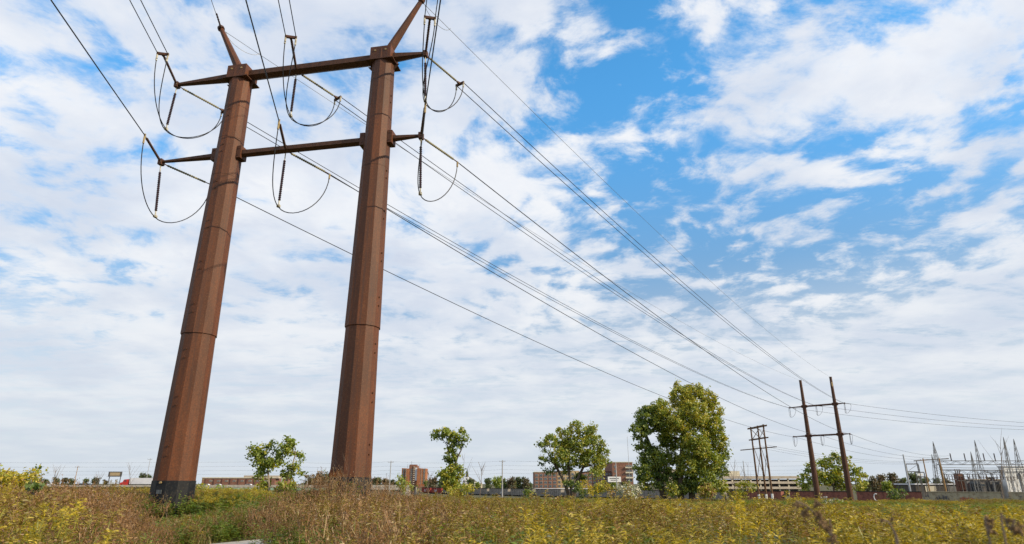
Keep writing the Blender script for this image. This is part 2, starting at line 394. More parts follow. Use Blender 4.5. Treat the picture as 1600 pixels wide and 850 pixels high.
# ------------------------------------------------------------------ the big weathered-steel H-frame
def lerp(a, b, t): return Vector(a).lerp(Vector(b), t)
def ribbed(mb, a, b_, r, ridges, n=8):
    pts = []; rad = []
    for i in range(ridges*2+1):
        pts.append(lerp(a, b_, i/(ridges*2))); rad.append(r if i % 2 else r*.62)
    mb.tube(pts, rad, n)
def hframe(name, label, L, Rr, ztop, prof, arms, tips, poleph, coat, lugs, peak, box, skin='weathered_steel'):
    """returns (thing, attachment points) ; arms = [(z, thick)], tips = (s_left, s_mid, s_right)"""
    L = Vector((*L, 0)); Rr = Vector((*Rr, 0)); ax = (Rr-L).normalized(); span = (Rr-L).length
    gl = float(gz(L.x, L.y)); gr = float(gz(Rr.x, Rr.y))
    T = thing(name, label, 'power pylon', (L+Rr)/2+Vector((0, 0, min(gl, gr))))
    for pi, (p, g0) in enumerate(((L, gl), (Rr, gr))):
        ph = poleph[pi]; b = MB()
        b.column(p.x, p.y, [(g0-.6 if z is None else z, r) for z, r in prof], 12, ph)
        pole = b.build('pole', skin, T)
        rr = np.interp
        zz = [g0-.6 if z is None else z for z, r in prof]; rs = [r for z, r in prof]
        rad = lambda z: float(np.interp(z, zz, rs))
        if coat:
            b = MB(); b.column(p.x, p.y, [(g0-.5, rad(g0)+.035), (coat[pi], rad(coat[pi])+.028)], 12, ph)
            cs = b.build('base_sleeve', 'black_coating', pole)
            # weld beads on the shaft
            for z in coat[2][pi]:
                b = MB(); b.column(p.x, p.y, [(z-.014, rad(z)+.006), (z+.014, rad(z)+.006)], 12, ph); b.build('weld_seam', 'dark_steel', pole)
        if lugs:
            for fang in lugs[pi]:
                for k in range(9):
                    z0 = 2.9+k*2.25
                    for z in (z0, z0+.42):
                        b = MB()
                        rr_ = (rad(z))*math.cos(math.pi/12)
                        c = Vector((p.x+rr_*math.cos(fang), p.y+rr_*math.sin(fang), z)); o_ = Vector((math.cos(fang), math.sin(fang), 0))
                        b.tube([c-o_*.02, c+o_*.045], .04, 6)
                        b.build('step_lug', 'dark_steel', pole)
    P0 = lambda s, z: Vector((L.x+ax.x*s, L.y+ax.y*s, z))
    nrm = Vector((-ax.y, ax.x, 0)); rz = math.atan2(ax.y, ax.x)
    att = []
    def hexbeam(a, c, h1, h2):
        b = MB(); d = (c-a).normalized(); vs = []
        for q, h in ((a, h1), (c, h2)):
            for ang in (90, 30, -30, -90, -150, 150):
                vs.append(q + nrm*(math.cos(R(ang))*h*.52) + Vector((0, 0, math.sin(R(ang))*h*.5)))
        b.add(vs, [(5, 4, 3, 2, 1, 0), (6, 7, 8, 9, 10, 11)]+[(i, (i+1) % 6, 6+(i+1) % 6, 6+i) for i in range(6)])
        return b
    for ai, (z, th) in enumerate(arms):
        half = lambda pole: float(np.interp(z, zz, rs))
        rp = float(np.interp(z, zz, rs))
        arm = thing if False else None
        segs = [(P0(-rp*.9, z), P0(tips[0], z), th*.9, th*.36), (P0(rp*.9, z), P0(span-rp*.9, z), th, th), (P0(span+rp*.9, z), P0(tips[2], z), th*.9, th*.4)]
        for a, c, h1, h2 in segs:
            hexbeam(a, c, h1, h2).build('crossarm', 'arm_steel' if box else skin, T)
        # brackets where the arms meet the shafts
        for s0 in (0, span):
            if box and ai == 0:
                b = MB(); b.box(P0(s0, z+.02), (1.16, 1.16, .78), rz)
                br = b.build('cap_box', skin, T)
                for sx in (-.3, .3): b = MB(); b.tube([P0(s0+sx, z+.16)-nrm*.61, P0(s0+sx, z+.16)-nrm*.57], .055, 8); b.build('bolt_head', 'tan_fitting', br)
                b = MB(); b.box(P0(s0, z-.405), (1.5, 1.28, .05), rz); b.build('bearing_plate', 'dark_steel', br)
                for sg in (-1, 1):
                    b = MB(); c0 = P0(s0+sg*.56, z-.43)
                    M = Matrix.Translation(c0) @ Matrix.Rotation(rz, 4, 'Z')
                    b.prism([(0, 0), (sg*.34, 0), (0, -.42)], -.02, .02, M); b.build('gusset', 'dark_steel', br)
            else:
                for sg in (-1, 1):
                    b = MB(); b.box(P0(s0+sg*(rp+.08), z), (.26, .62*th/.5, .78*th/.5), rz); br = b.build('arm_bracket', skin, T)
                    for dz_ in (-.22, .22): b = MB(); b.tube([P0(s0+sg*(rp+.08), z+dz_*th/.5)-nrm*.335*th/.5, P0(s0+sg*(rp+.08), z+dz_*th/.5)-nrm*.30*th/.5], .035, 6); b.build('bolt_head', 'dark_steel', br)
        # tip plates
        for s0 in (tips[0], tips[2]):
            b = MB(); b.box(P0(s0, z-.02), (.22, .30, .34), rz); b.build('tip_plate', 'dark_steel', T)
        att.append([P0(tips[0], z-.02), P0(tips[1], z-.05), P0(tips[2], z-.02)])
    tops = []
    if peak:
        for s0, sg in ((0, -1), (span, 1)):
            a = P0(s0+sg*.18, arms[0][0]+.38); c = P0(s0+sg*1.95, peak)
            b = MB(); b.tube([a, c], [.26, .13], 8); pk = b.build('peak_arm', skin, T)
            b = MB(); d = (c-a).normalized(); b.tube([c-d*.03, c+d*.14], .2, 8); b.build('end_cap', 'dark_steel', pk)
            tops.append(c)
    return T, att, tops, nrm, ax

angL = math.atan2(0-30, 0+15.53); angR = math.atan2(-28.43, 7.05)
off = R(-5+15)
LP, RP = (-15.53, 30.0), (-7.05, 28.43)
BT = .955
prof = [(None, .935), (8.62, .785), (8.63, .835), (24.1, .60)]
tower, att, tops, nrmN, axN = hframe('transmission_tower', 'huge rusty brown steel H-frame pylon standing in the weeds', LP, RP, 24.1, prof,
    [(23.85, .62), (18.75, .46)], (-4.2, 3.4, 11.0), (angL+off, angR+off), (1.82, 1.95, ((19.6, 17.3, 21.6), (17.0, 22.2))),
    ((angL+R(-35),), (angR+R(55),)), 27.5, True)
for o_ in [o for o in tower.children if o.name.startswith('pole')]:
    pass
poles_near = [o for o in tower.children if o.name.split('.')[0] == 'pole']
# orange rust bloom just above the sleeve of the second pole, and a small number plate on the first
b = MB()
for k in (-65, -35):
    a = angR+R(k); rr_ = .935*math.cos(math.pi/12)-.012+.02
    c = Vector((RP[0]+rr_*math.cos(a), RP[1]+rr_*math.sin(a), 2.13)); M = Matrix.Rotation(a, 3, 'Z')
    t = Vector((-math.sin(a), math.cos(a), 0))
    n_ = 9; vs = []
    for i in range(n_+1):
        u = (i/n_-.5)*.46; vs += [c+t*u+Vector((0, 0, -.16)), c+t*u+Vector((0, 0, .08+.09*math.sin(i*1.7+k)))]
    b.add(vs, [(2*i, 2*i+2, 2*i+3, 2*i+1) for i in range(n_)])
b.build('rust_patch', 'orange_rust', poles_near[1])
b = MB(); a = angL+R(-35); rr_ = .955*math.cos(math.pi/12)+.03
b.box((LP[0]+rr_*math.cos(a), LP[1]+rr_*math.sin(a), 1.35), (.03, .24, .17), a); b.build('number_plate', 'label_grey', poles_near[0])
b = MB(); b.tube([(LP[0]+(rr_-.04)*math.cos(a), LP[1]+(rr_-.04)*math.sin(a), 1.74), (LP[0]+(rr_+.04)*math.cos(a), LP[1]+(rr_+.04)*math.sin(a), 1.74)], .05, 8); b.build('ground_lug', 'tan_fitting', poles_near[0])

# far steel H-frame
FL, FR = (69.8, 150.0), (74.7, 145.05)
fprof = [(None, .68), (5.4, .575), (5.42, .60), (25.2, .29)]
far, fatt, _, nrmF, axF = hframe('transmission_tower', 'slim dark brown twin-pole steel pylon beside the rail wagons', FL, FR, 25.2, fprof,
    [(19.1, .42), (12.3, .40)], (-3.45, 2.8, 9.05), (.1, .3), None, None, None, False, 'dark_steel')
for p, pl in zip((FL, FR), [o for o in far.children if o.name.split('.')[0] == 'pole']):
    b = MB(); b.column(p[0], p[1], [(25.19, .31), (25.36, .31)], 12, .1); b.build('top_cap', 'dark_steel', pl)
b = MB(); b.box((FR[0]-.05, FR[1]-.33, 23.6), (.22, .06, 1.0), .2); b.build('number_plate', 'tan_fitting', [o for o in far.children if o.name.split('.')[0] == 'pole'][1])

# ------------------------------------------------------------------ conductors, insulators, jumpers
def wire_pts(a, c, sag, n=26):
    a, c = Vector(a), Vector(c); out = []
    for i in range(n+1):
        t = i/n; p = a.lerp(c, t); p.z -= 4*sag*t*(1-t); out.append(p)
    return out
def single(label, a, c, sag, r=.028, group=None, m='cable', n=26, name='power_line'):
    b = MB(); b.tube(wire_pts(a, c, sag, n), r, 5)
    o = b.build(name, m); return tag(o, label, 'power line', group)
def twin(label, a1, c1, a2, c2, sag, r=.024, group=None):
    T = thing('power_line', label, 'power line', (Vector(a1)+Vector(a2))/2, 0, group)
    for a, c in ((a1, c1), (a2, c2)):
        b = MB(); b.tube(wire_pts(a, c, sag), r, 5); b.build('strand', 'cable', T)
    return T
def bez(p0, p1, p2, p3, n=10):
    out = []
    for i in range(n):
        t = i/n; out.append(p0*(1-t)**3+p1*3*t*(1-t)**2+p2*3*t*t*(1-t)+p3*t**3)
    return out
backdir = Vector((.21, -.978, .028)).normalized()
side_names = ('outermost beside the overpass end', 'centre', 'outermost nearest the wood pylon')
INC, OUT = 2.75, 2.95
where = ('end farthest from the trees', 'middle', 'end nearest the trees')
for lev in (0, 1):
    for k in range(3):
        A = att[lev][k]; Bf = fatt[lev][k]
        fwd = Vector((Bf.x-A.x, Bf.y-A.y, 0)).normalized()
        fin = (fwd+Vector((0, 0, -.06))).normalized()
        lv = 'upper' if lev == 0 else 'lower'
        # strain insulators (fixed to the arm)
        a0 = A+backdir*.25+Vector((0, 0, -.02)); e_in = A+backdir*INC
        b = MB(); ribbed(b, a0, e_in-backdir*.25, .075, 18); st = b.build('strain_insulator', 'insulator_brown', tower)
        for q0, q1 in ((A, a0), (e_in-backdir*.25, e_in)): b = MB(); b.tube([q0, q1], .033, 5); b.build('end_fitting', 'clamp_metal', st)
        o0 = A+fin*.35+Vector((0, 0, -.03)); e_out = A+fin*OUT
        b = MB(); ribbed(b, o0, e_out-fin*.35, .07, 18); st = b.build('strain_insulator', 'insulator_grey', tower)
        for q0, q1 in ((A, o0), (e_out-fin*.35, e_out)): b = MB(); b.tube([q0, q1], .03, 5); b.build('end_fitting', 'dark_steel', st)
        # jumper post insulator hanging under the arm
        drop = 2.95 if lev == 0 else 3.3
        tilt = Vector((.28, 0, 0)) if (lev == 1 and k == 0) else Vector((.12*(k-1), 0, 0))
        J0 = A+Vector((0, 0, -.18)); J1 = A+tilt+Vector((0, 0, -drop))
        b = MB(); ribbed(b, lerp(J0, J1, .14), lerp(J0, J1, .90), .078, 20); st = b.build('jumper_insulator', 'insulator_dark', tower)
        b = MB(); b.tube([J0, lerp(J0, J1, .15)], .03, 5); b.build('end_fitting', 'clamp_metal', st); b = MB(); b.tube([lerp(J0, J1, .89), J1], .035, 5); b.box(J1, (.16, .16, .12)); b.build('end_fitting', 'clamp_metal', st)
        # jumper cable(s)
        perp = Vector((-backdir.y, backdir.x, 0)).normalized(); perpo = Vector((fwd.y, -fwd.x, 0))
        offs = (.26, -.26) if lev == 0 else (0.0,)
        T = thing('jumper_cable', f'slack black jumper loop below the {lv} crossarm, {where[k]}', 'jumper cable', J1)
        hor = (fwd-backdir); hor.z = 0; hor.normalize()
        for oo in offs:
            p0 = e_in-perp*oo+Vector((0, 0, -.1)); p3 = e_out+perpo*oo*-1+Vector((0, 0, -.1)); q = J1+Vector((0, 0, -.06))+perp*oo*.18
            pts = bez(p0, p0+Vector((0, 0, -drop*.62)), q-hor*1.0+Vector((0, 0, .28)), q, 14)
            pts += bez(q, q+hor*1.15-Vector((0, 0, .35)), p3+Vector((0, 0, -drop*.62)), p3, 14)+[p3]
            b = MB(); b.tube(pts, .026, 6); b.build('strand', 'cable', T)
            for q0, nm in ((p0, e_in), (p3, e_out)):
                pass
            for q0, u0, u1 in ((p0, .2, -.35), (p3, .12, -.2)): b = MB(); b.tube([q0+Vector((0, 0, u0)), q0+Vector((0, 0, u1))], .05, 6); b.build('clamp', 'clamp_metal' if lev == 0 else 'tan_fitting', T)
        far_in = Bf-fwd*1.2+Vector((0, 0, -.1))
        if lev == 0:
            for e, pp, dd in ((e_in, perp, backdir), (e_out, perpo, fin)):
                b = MB(); b.beam(e-pp*.30, e+pp*.30, .10, .14); b.beam(e-dd*.3, e, .06, .06, .16, .16); b.build('yoke_plate', 'dark_steel', tower)
            far_b = e_in+backdir*150
            twin(f'twin black cable leaving overhead from the upper crossarm, {where[k]}', e_in+perp*.26, far_b+perp*.26, e_in-perp*.26, far_b-perp*.26, 2.2)
            twin(f'twin black cable from the upper crossarm {where[k]} to the slim pylon', e_out+perpo*.26, far_in+perpo*.07, e_out-perpo*.26, far_in-perpo*.07, 2.3)
        else:
            single(f'single black cable leaving overhead from the lower crossarm, {where[k]}', e_in, e_in+backdir*150, 2.2)
            single(f'single black cable from the lower crossarm {where[k]} to the slim pylon', e_out, far_in, 2.3)
# ground wires on the peaks
for k, c in enumerate(tops):
    nm = ('the peak arm over the path side', 'the peak arm nearest the trees')[k]
    b0 = c+backdir*.12
    single(f'thin shield wire leaving overhead from {nm}', c, c+backdir*150, 2.0, .016)
    st = MB(); ribbed(st, b0, c+backdir*1.3, .06, 6); st.build('shield_insulator', 'insulator_brown', tower)
    tgt = Vector((FL[0] if k == 0 else FR[0], FL[1] if k == 0 else FR[1], 25.3))
    single(f'thin shield wire from {nm} to the slim pylon top', c, tgt, 2.2, .014, m='aluminium_cable')
    fw = (tgt-c).normalized()
    b = MB(); q0 = c+fw*.3; q3 = c+fw*2.6
    b.tube(bez(q0, q0+Vector((.1, 0, -.7)), q3+Vector((-.3, -.2, -.8)), q3, 12)+[q3], .013, 5)
    tag(b.build('bonding_wire', 'aluminium_cable'), f'small slack bonding loop hanging from {nm}', 'wire')
# far pylon: insulators, jumper loops and onward spans
onward = [Vector((212, 205, 17.5))]*1
for lev in (0, 1):
    for k in range(3):
        Bf = fatt[lev][k]; A = att[lev][k]; lv = 'upper' if lev == 0 else 'lower'
        fwd = Vector((Bf.x-A.x, Bf.y-A.y, 0)).normalized()
        if lev == 0: dest = Vector((215+3*k, 196-7*k, 18.6))
        else: dest = Vector((at(1461, 716, 232).x+4*k-2, 232, at(1461, 716, 232).z-.3+.6*k))
        od = Vector((dest.x-Bf.x, dest.y-Bf.y, 0)).normalized()
        b = MB(); ribbed(b, Bf, Bf-fwd*1.2+Vector((0, 0, -.1)), .08, 5); ribbed(b, Bf, Bf+od*1.7+Vector((0, 0, -.1)), .08, 6)
        ribbed(b, Bf, Bf+Vector((0, 0, -2.2)), .06, 6); b.build('insulator_string', 'insulator_dark', far)
        p0 = Bf-fwd*1.2+Vector((0, 0, -.1)); p3 = Bf+od*1.7+Vector((0, 0, -.1)); q = Bf+Vector((0, 0, -2.3)); hor = (od+fwd).normalized()
        b = MB(); b.tube(bez(p0, p0+Vector((0, 0, -1.4)), q-hor*.7, q, 8)+bez(q, q+hor*.7, p3+Vector((0, 0, -1.5)), p3, 8)+[p3], .03, 5)
        tag(b.build('jumper_cable', 'cable'), f'small jumper loop on the slim pylon, {lv} crossarm {("end beside the wood pylon", "middle", "end beside the substation")[k]}', 'jumper cable')
        single(f'onward cable, slim pylon {lv} crossarm {("end beside the wood pylon", "middle", "end beside the substation")[k]}', p3, dest, 3.2 if lev == 0 else 1.6, .03)

# ------------------------------------------------------------------ wooden three-pole pylon
WP = [(56.4, 150.0), (56.75, 146.6), (56.75, 143.2)]
T = thing('wooden_pylon', 'old wooden three-pole pylon with cross braces behind the weeds', 'power pylon', (56.6, 146.6, float(gz(56.6, 146.6))))
wt = []
for x, y in WP:
    g0 = float(gz(x, y)); zt = 14.35
    b = MB(); b.tube([(x, y, g0-.5), (x, y, zt)], [.25, .17], 8); p = b.build('pole', 'old_timber', T)
    b = MB(); b.tube([(x, y, g0+1.9), (x, y, g0+2.9)], .262, 8); b.build('white_band', 'white_paint', p)
for z, h in ((14.0, .34), (11.4, .26)):
    for sx in (-.27, .27):
        b = MB(); b.beam((WP[0][0]+sx-.0, WP[0][1]+1.3, z), (WP[2][0]+sx, WP[2][1]-1.3, z), .10, h); b.build('crossarm', 'old_timber', T)
for i in (0, 1):
    for za, zb in ((13.6, 11.6), (9.6, 3.0)):
        for (p, q) in ((za, zb), (zb, za)):
            b = MB(); b.beam((WP[i][0]+.2, WP[i][1], p), (WP[i+1][0]+.2, WP[i+1][1], q), .07, .12); b.build('brace', 'old_timber', T)
b = MB(); b.beam((53.0, 149.0, 9.0), (59.5, 144.0, 9.5), .12, .2); b.build('crossarm', 'old_timber', T)
for i, (x, y) in enumerate(WP):
    b = MB(); ribbed(b, (x-.1, y, 11.2), (x-.1, y, 9.9), .09, 6); b.build('insulator_string', 'insulator_dark', T)
for i, (x, y) in enumerate(WP):
    single(f'wire from the wooden pylon {("far", "middle", "near")[i]} pole to the substation', (x, y, 9.9), (at(1461, 735, 232).x+3*i, 232, 9.0+.5*i), 2.0, .02)

# ------------------------------------------------------------------ trees and shrubs
def leaf_cloud(mb_list, blobs, leaf, per_m3, clump, rngl, up=.25, squash=1.0, weights=None, tip=None):
    """adds leaf quads to one mesh with material slots; blobs = (x,y,z,rx,ry,rz)"""
    V = []; Fc = []; MI = []
    for bl in blobs:
        x, y, z, rx, ry, rz = bl[:6]
        vol = 4.19*rx*ry*rz; n = max(24, int(per_m3*vol))
        nc = max(5, int(n/clump)); d = rngl.normal(size=(nc, 3)); d /= np.linalg.norm(d, axis=1)[:, None]
        rad = rngl.uniform(.30, 1.0, nc)**.55; cc = d*rad[:, None]*np.array([rx, ry, rz])+np.array([x, y, z])
        cs = (vol/nc)**(1/3)*.52
        csz = rngl.uniform(.6, 1.25, nc)*cs
        tone = rngl.random(nc)
        idx = rngl.integers(0, nc, n)
        p = cc[idx]+rngl.normal(size=(n, 3))*csz[idx][:, None]*np.array([.8, .8, .62])
        nrm = rngl.normal(size=(n, 3)); nrm[:, 2] += up; nrm += .5*d[idx]; nrm /= np.linalg.norm(nrm, axis=1)[:, None]
        a = np.cross(nrm, rngl.normal(size=(n, 3))); a /= np.linalg.norm(a, axis=1)[:, None]; bb = np.cross(nrm, a)
        s_ = leaf*rngl.uniform(.6, 1.3, n)[:, None]
        q = np.stack([p-a*s_*.62, p-bb*s_*.38+a*s_*.05, p+a*s_*.62-nrm*s_*.12, p+bb*s_*.38+a*s_*.05], 1)
        b0 = len(V)*0+sum(len(v) for v in V)
        V.append(q.reshape(-1, 3)); Fc.append(np.arange(n*4).reshape(-1, 4)+b0)
        w = np.array(weights if len(bl) < 7 else bl[6], float); w = np.cumsum(w/w.sum())
        t = np.clip(tone[idx]*.7+rngl.random(n)*.3, 0, .999)
        MI.append(np.searchsorted(w, t))
    return np.concatenate(V), np.concatenate(Fc), np.concatenate(MI)
def mesh_np(name, V, Fc, MI, mats, parent):
    org = ORG.get(parent.name, Vector((0, 0, 0))) if parent else Vector((0, 0, 0))
    me = bpy.data.meshes.new(name); me.from_pydata((V-np.array(org)).tolist(), [], Fc.tolist())
    for m in mats: me.materials.append(MAT[m])
    me.polygons.foreach_set('material_index', MI.astype(np.int32)); me.update()
    o = bpy.data.objects.new(name, me); col.objects.link(o)
    if parent: o.parent = parent
    return o
DENS = 3.0
def tree(name, label, base, trunk_r, blobs, leaf, dens, mats, weights, seed, trunks=None, bark='bark', cat='tree', group=None, clump=26, limb_r=.35, crown='crown', stem='trunk', grow=1.0):
    rl = np.random.default_rng(seed); x0, y0 = base; z0 = float(gz(x0, y0))
    T = thing(name, label, cat, (x0, y0, z0), 0, group)
    b = MB()
    trunks = trunks or [[(0, 0, -.3), (.1, 0, 1.5)]]
    ends = []
    for tr in trunks:
        pts = catmull([Vector((x0+p[0], y0+p[1], z0+p[2])) for p in tr], 6)
        n = len(pts); b.tube(pts, [trunk_r*(1-.65*i/(n-1)) for i in range(n)], 7); ends.append(pts)
    for bl in blobs:
        c = Vector(bl[:3]); best = None
        for pts in ends:
            for i, p in enumerate(pts):
                if p.z < c.z-.2*bl[5] or i == len(pts)//2:
                    d = (p-c).length+abs(i-len(pts)*.7)*.05
                    if best is None or d < best[0]: best = (d, p, trunk_r*(1-.65*i/(len(pts)-1)))
        if best is None or best[0] > 30: continue
        p = best[1]; m = (p+c)/2+Vector((rl.normal()*.15, rl.normal()*.15, .2))*max(.3, (c-p).length*.25)
        pts = catmull([p, m, c], 4); n = len(pts); r0 = min(best[2]*.6, limb_r)
        b.tube(pts, [r0*(1-.8*i/(n-1)) for i in range(n)], 5)
        for q in range(3):
            e = c+Vector((rl.normal()*bl[3]*.5, rl.normal()*bl[4]*.5, abs(rl.normal())*bl[5]*.5)); pts = [c, (c+e)/2+Vector((0, 0, .1*bl[5])), e]
            b.tube(pts, [r0*.28, r0*.18, r0*.07], 4)
    b.build(stem, bark, T, smooth=True)
    V, Fc, MI = leaf_cloud(None, [(*q[:3], *(v*grow for v in q[3:6]), *q[6:]) for q in blobs], leaf*1.1, dens*DENS, clump*1.1, rl, weights=weights)
    mesh_np(crown, V, Fc, MI, mats, T)
    return T
def blob_px(px, py, Y, rpx, rpy=None, ry=None, dy=0.0, w=None):
    p = at(px, py, Y+dy); k = (Y+dy)/ray(px, py)[1]/F
    rx = rpx*k; rz = (rpy or rpx)*k
    return (p.x, p.y, p.z, rx, ry or rx, rz) if w is None else (p.x, p.y, p.z, rx, ry or rx, rz, w)
TM = ['leaf_deep', 'leaf_mid', 'leaf_yellow', 'leaf_fresh']
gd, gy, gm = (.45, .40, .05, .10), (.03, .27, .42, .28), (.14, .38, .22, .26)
# the big double tree
Yb = 95; bl = []  # yellowing leaves; yellower right and darker left blobs also paint in sun and shade
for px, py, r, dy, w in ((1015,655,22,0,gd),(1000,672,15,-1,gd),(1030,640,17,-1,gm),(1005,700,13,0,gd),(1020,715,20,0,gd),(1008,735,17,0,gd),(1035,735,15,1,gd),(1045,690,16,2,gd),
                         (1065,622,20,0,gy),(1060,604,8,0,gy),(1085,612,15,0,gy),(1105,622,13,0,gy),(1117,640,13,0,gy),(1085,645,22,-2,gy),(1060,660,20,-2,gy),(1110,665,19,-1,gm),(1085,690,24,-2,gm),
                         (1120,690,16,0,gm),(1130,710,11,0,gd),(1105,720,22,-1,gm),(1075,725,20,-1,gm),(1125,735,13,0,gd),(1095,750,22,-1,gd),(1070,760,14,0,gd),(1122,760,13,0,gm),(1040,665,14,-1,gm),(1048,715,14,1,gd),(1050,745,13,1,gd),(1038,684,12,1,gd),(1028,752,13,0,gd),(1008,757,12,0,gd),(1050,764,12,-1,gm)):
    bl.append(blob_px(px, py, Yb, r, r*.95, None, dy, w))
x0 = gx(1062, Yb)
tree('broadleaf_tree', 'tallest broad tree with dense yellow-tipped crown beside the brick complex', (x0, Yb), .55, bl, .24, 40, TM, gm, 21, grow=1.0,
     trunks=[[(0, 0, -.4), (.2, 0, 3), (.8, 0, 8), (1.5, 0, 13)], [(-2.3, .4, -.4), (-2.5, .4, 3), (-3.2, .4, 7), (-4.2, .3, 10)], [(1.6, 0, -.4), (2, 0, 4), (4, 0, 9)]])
# round airy tree
Yb = 85; bl = []
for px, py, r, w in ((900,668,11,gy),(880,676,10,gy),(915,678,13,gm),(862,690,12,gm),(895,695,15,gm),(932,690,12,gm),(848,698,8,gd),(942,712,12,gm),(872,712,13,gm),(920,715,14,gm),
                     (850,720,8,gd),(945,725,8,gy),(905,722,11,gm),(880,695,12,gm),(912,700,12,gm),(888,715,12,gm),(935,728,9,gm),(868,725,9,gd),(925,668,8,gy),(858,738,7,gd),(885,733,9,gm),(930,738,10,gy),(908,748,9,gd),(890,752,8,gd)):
    bl.append(blob_px(px, py, Yb, r, r*.85, r*.0145*5.2, random.uniform(-1.5, 1.5), w))
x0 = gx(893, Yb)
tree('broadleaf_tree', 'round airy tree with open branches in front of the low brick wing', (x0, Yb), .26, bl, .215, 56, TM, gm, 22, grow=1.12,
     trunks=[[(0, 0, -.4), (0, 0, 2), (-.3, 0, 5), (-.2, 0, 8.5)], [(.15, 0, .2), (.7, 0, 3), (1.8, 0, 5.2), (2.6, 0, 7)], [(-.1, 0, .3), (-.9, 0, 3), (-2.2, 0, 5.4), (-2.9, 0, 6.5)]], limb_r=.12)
# thin top-heavy tree
Yb = 75; bl = []
for px, py, r, w in ((686,680,8,gd),(697,677,8,gm),(709,684,9,gd),(724,673,6,gm),(727,684,6,gd),(714,693,8,gd),(703,700,6,gm),(706,713,9,gd),(702,723,6,gd),(695,738,8,gm),(712,734,9,gm),(704,745,11,gm),(720,742,6,gm),(705,757,12,gy)):
    bl.append(blob_px(px, py, Yb, r, r*.85, None, random.uniform(-.4, .4), w))
tree('broadleaf_tree', 'thin top-heavy tree with bare gaps down its stem near the church', (gx(705, Yb), Yb), .17, bl, .24, 62, TM, gm, 23, grow=1.2,
     trunks=[[(0, 0, -.3), (.0, 0, 2.5), (-.25, 0, 5.0), (-.6, 0, 6.6)], [(.1, 0, 3), (.5, 0, 5), (1.1, 0, 6.3)]], limb_r=.09)
# forked tree with pale limbs
Yb = 70; bl = []; gf = (.15, .4, .12, .33)
for px, py, r, w in ((395,706,9,gf),(408,704,9,gm),(400,717,8,gf),(412,718,10,gf),(428,698,7,gd),(435,706,6,gd),(448,696,10,gf),(460,692,6,gf),(455,704,8,gf),(466,713,7,gf),(440,716,9,gf),(425,722,10,gf),
                     (412,735,9,gf),(407,746,7,gd),(460,730,8,gf),(447,736,9,gf),(473,740,5,gd),(450,745,6,gm),(450,762,11,gm),(437,765,8,gf),(410,763,9,gy)):
    bl.append(blob_px(px, py, Yb, r, r*.88, None, random.uniform(-.7, .7), w))
tree('broadleaf_tree', 'forked bright green tree with pale limbs in front of the overpass', (gx(428, Yb), Yb), .16, bl, .23, 62, TM, gf, 24, grow=1.2,
     trunks=[[(-.25, 0, -.3), (-.5, 0, 1.6), (-.8, 0, 3.2), (-1.0, 0, 4.6)], [(.3, 0, -.3), (.9, 0, 1.6), (1.5, 0, 3.4), (1.9, 0, 5.3)]], bark='pale_bark', limb_r=.10)
# spreading tree behind the slim pylon
Yb = 212; bl = []
for px, py, r in ((1305,715,9),(1290,722,11),(1318,722,11),(1273,732,12),(1300,738,16),(1330,733,12),(1343,742,9),(1260,742,9),(1255,755,10),(1285,752,15),(1315,754,15),(1340,757,12),(1352,752,6)):
    bl.append(blob_px(px, py, Yb, r, r*.8, None, random.uniform(-3, 3), gm))
tree('broadleaf_tree', 'spreading green tree behind the slim steel pylon', (gx(1303, Yb), Yb), .45, bl, .65, 2.2, TM, gm, 25, trunks=[[(0, 0, -.4), (0, 0, 4), (.2, 0, 9)]], limb_r=.25)
# far trees on the skyline (each its own)
far_specs = [(62,750,6,'f'),(72,752,5,'f'),(88,750,5,'f'),(103,751,6,'b'),(150,752,7,'f'),(222,744,6,'f'),(232,746,6,'f'),(484,750,10,'b'),(498,747,13,'b'),(513,750,11,'f'),(590,750,8,'f'),(604,753,7,'b'),
             (676,752,8,'b'),(690,753,7,'f'),(736,750,6,'f'),(764,752,7,'f'),(778,750,9,'g'),(800,752,8,'b'),(813,751,8,'f'),(826,755,8,'f'),(1004,752,8,'b'),(1365,751,8,'b'),(1378,748,9,'b'),(1392,747,9,'b'),(1372,758,8,'g'),(1410,750,8,'f'),(1428,745,9,'f'),(1444,752,8,'f'),(1462,752,7,'f'),(1484,754,6,'b'),(1546,752,8,'b'),(1500,754,7,'f'),(1560,756,8,'f'),(528,752,7,'f'),(543,751,6,'b'),(617,755,7,'f'),(668,755,6,'g'),(746,757,5,'g'),(790,754,8,'f'),(807,757,7,'g'),(822,752,6,'b'),(960,757,7,'g'),(975,757,7,'b'),(1258,758,7,'f'),(1352,757,8,'f'),(1385,757,8,'g'),(1402,756,7,'b'),(1420,757,7,'f'),(1440,758,6,'g'),(112,751,5,'f'),(135,752,5,'f'),(40,751,6,'f'),(165,753,4,'b'),(300,752,5,'f'),(1474,752,7,'b'),(1515,757,6,'f'),(1530,756,6,'f')]
fc = [0]*3
marks = [(28, 'the golden bush'), (77, 'the lone white highway car'), (122, 'the pinkish crossarm pole'), (180, 'the billboard'), (215, 'the lorry trailer'), (345, 'the white overpass cars'), (443, 'the forked tree'), (555, 'the second steel pole'), (611, 'the grey pole beside the tower'), (646, 'the orange tower block'),
         (705, 'the thin top-heavy tree'), (730, 'the church steeple'), (785, 'the grey pole past the church'), (852, 'the low brick wing'), (960, 'the white sign board'), (1060, 'the tallest tree'), (1190, 'the wooden pylon'), (1322, 'the slim steel pylon'), (1402, 'the lone evergreen bush'), (1442, 'the tan crossarm pole'), (1458, 'the first lattice mast'), (1523, 'the middle lattice mast'), (1575, 'the white substation building')]
near_txt = lambda px: min(marks, key=lambda m_: abs(m_[0]-px))[1]
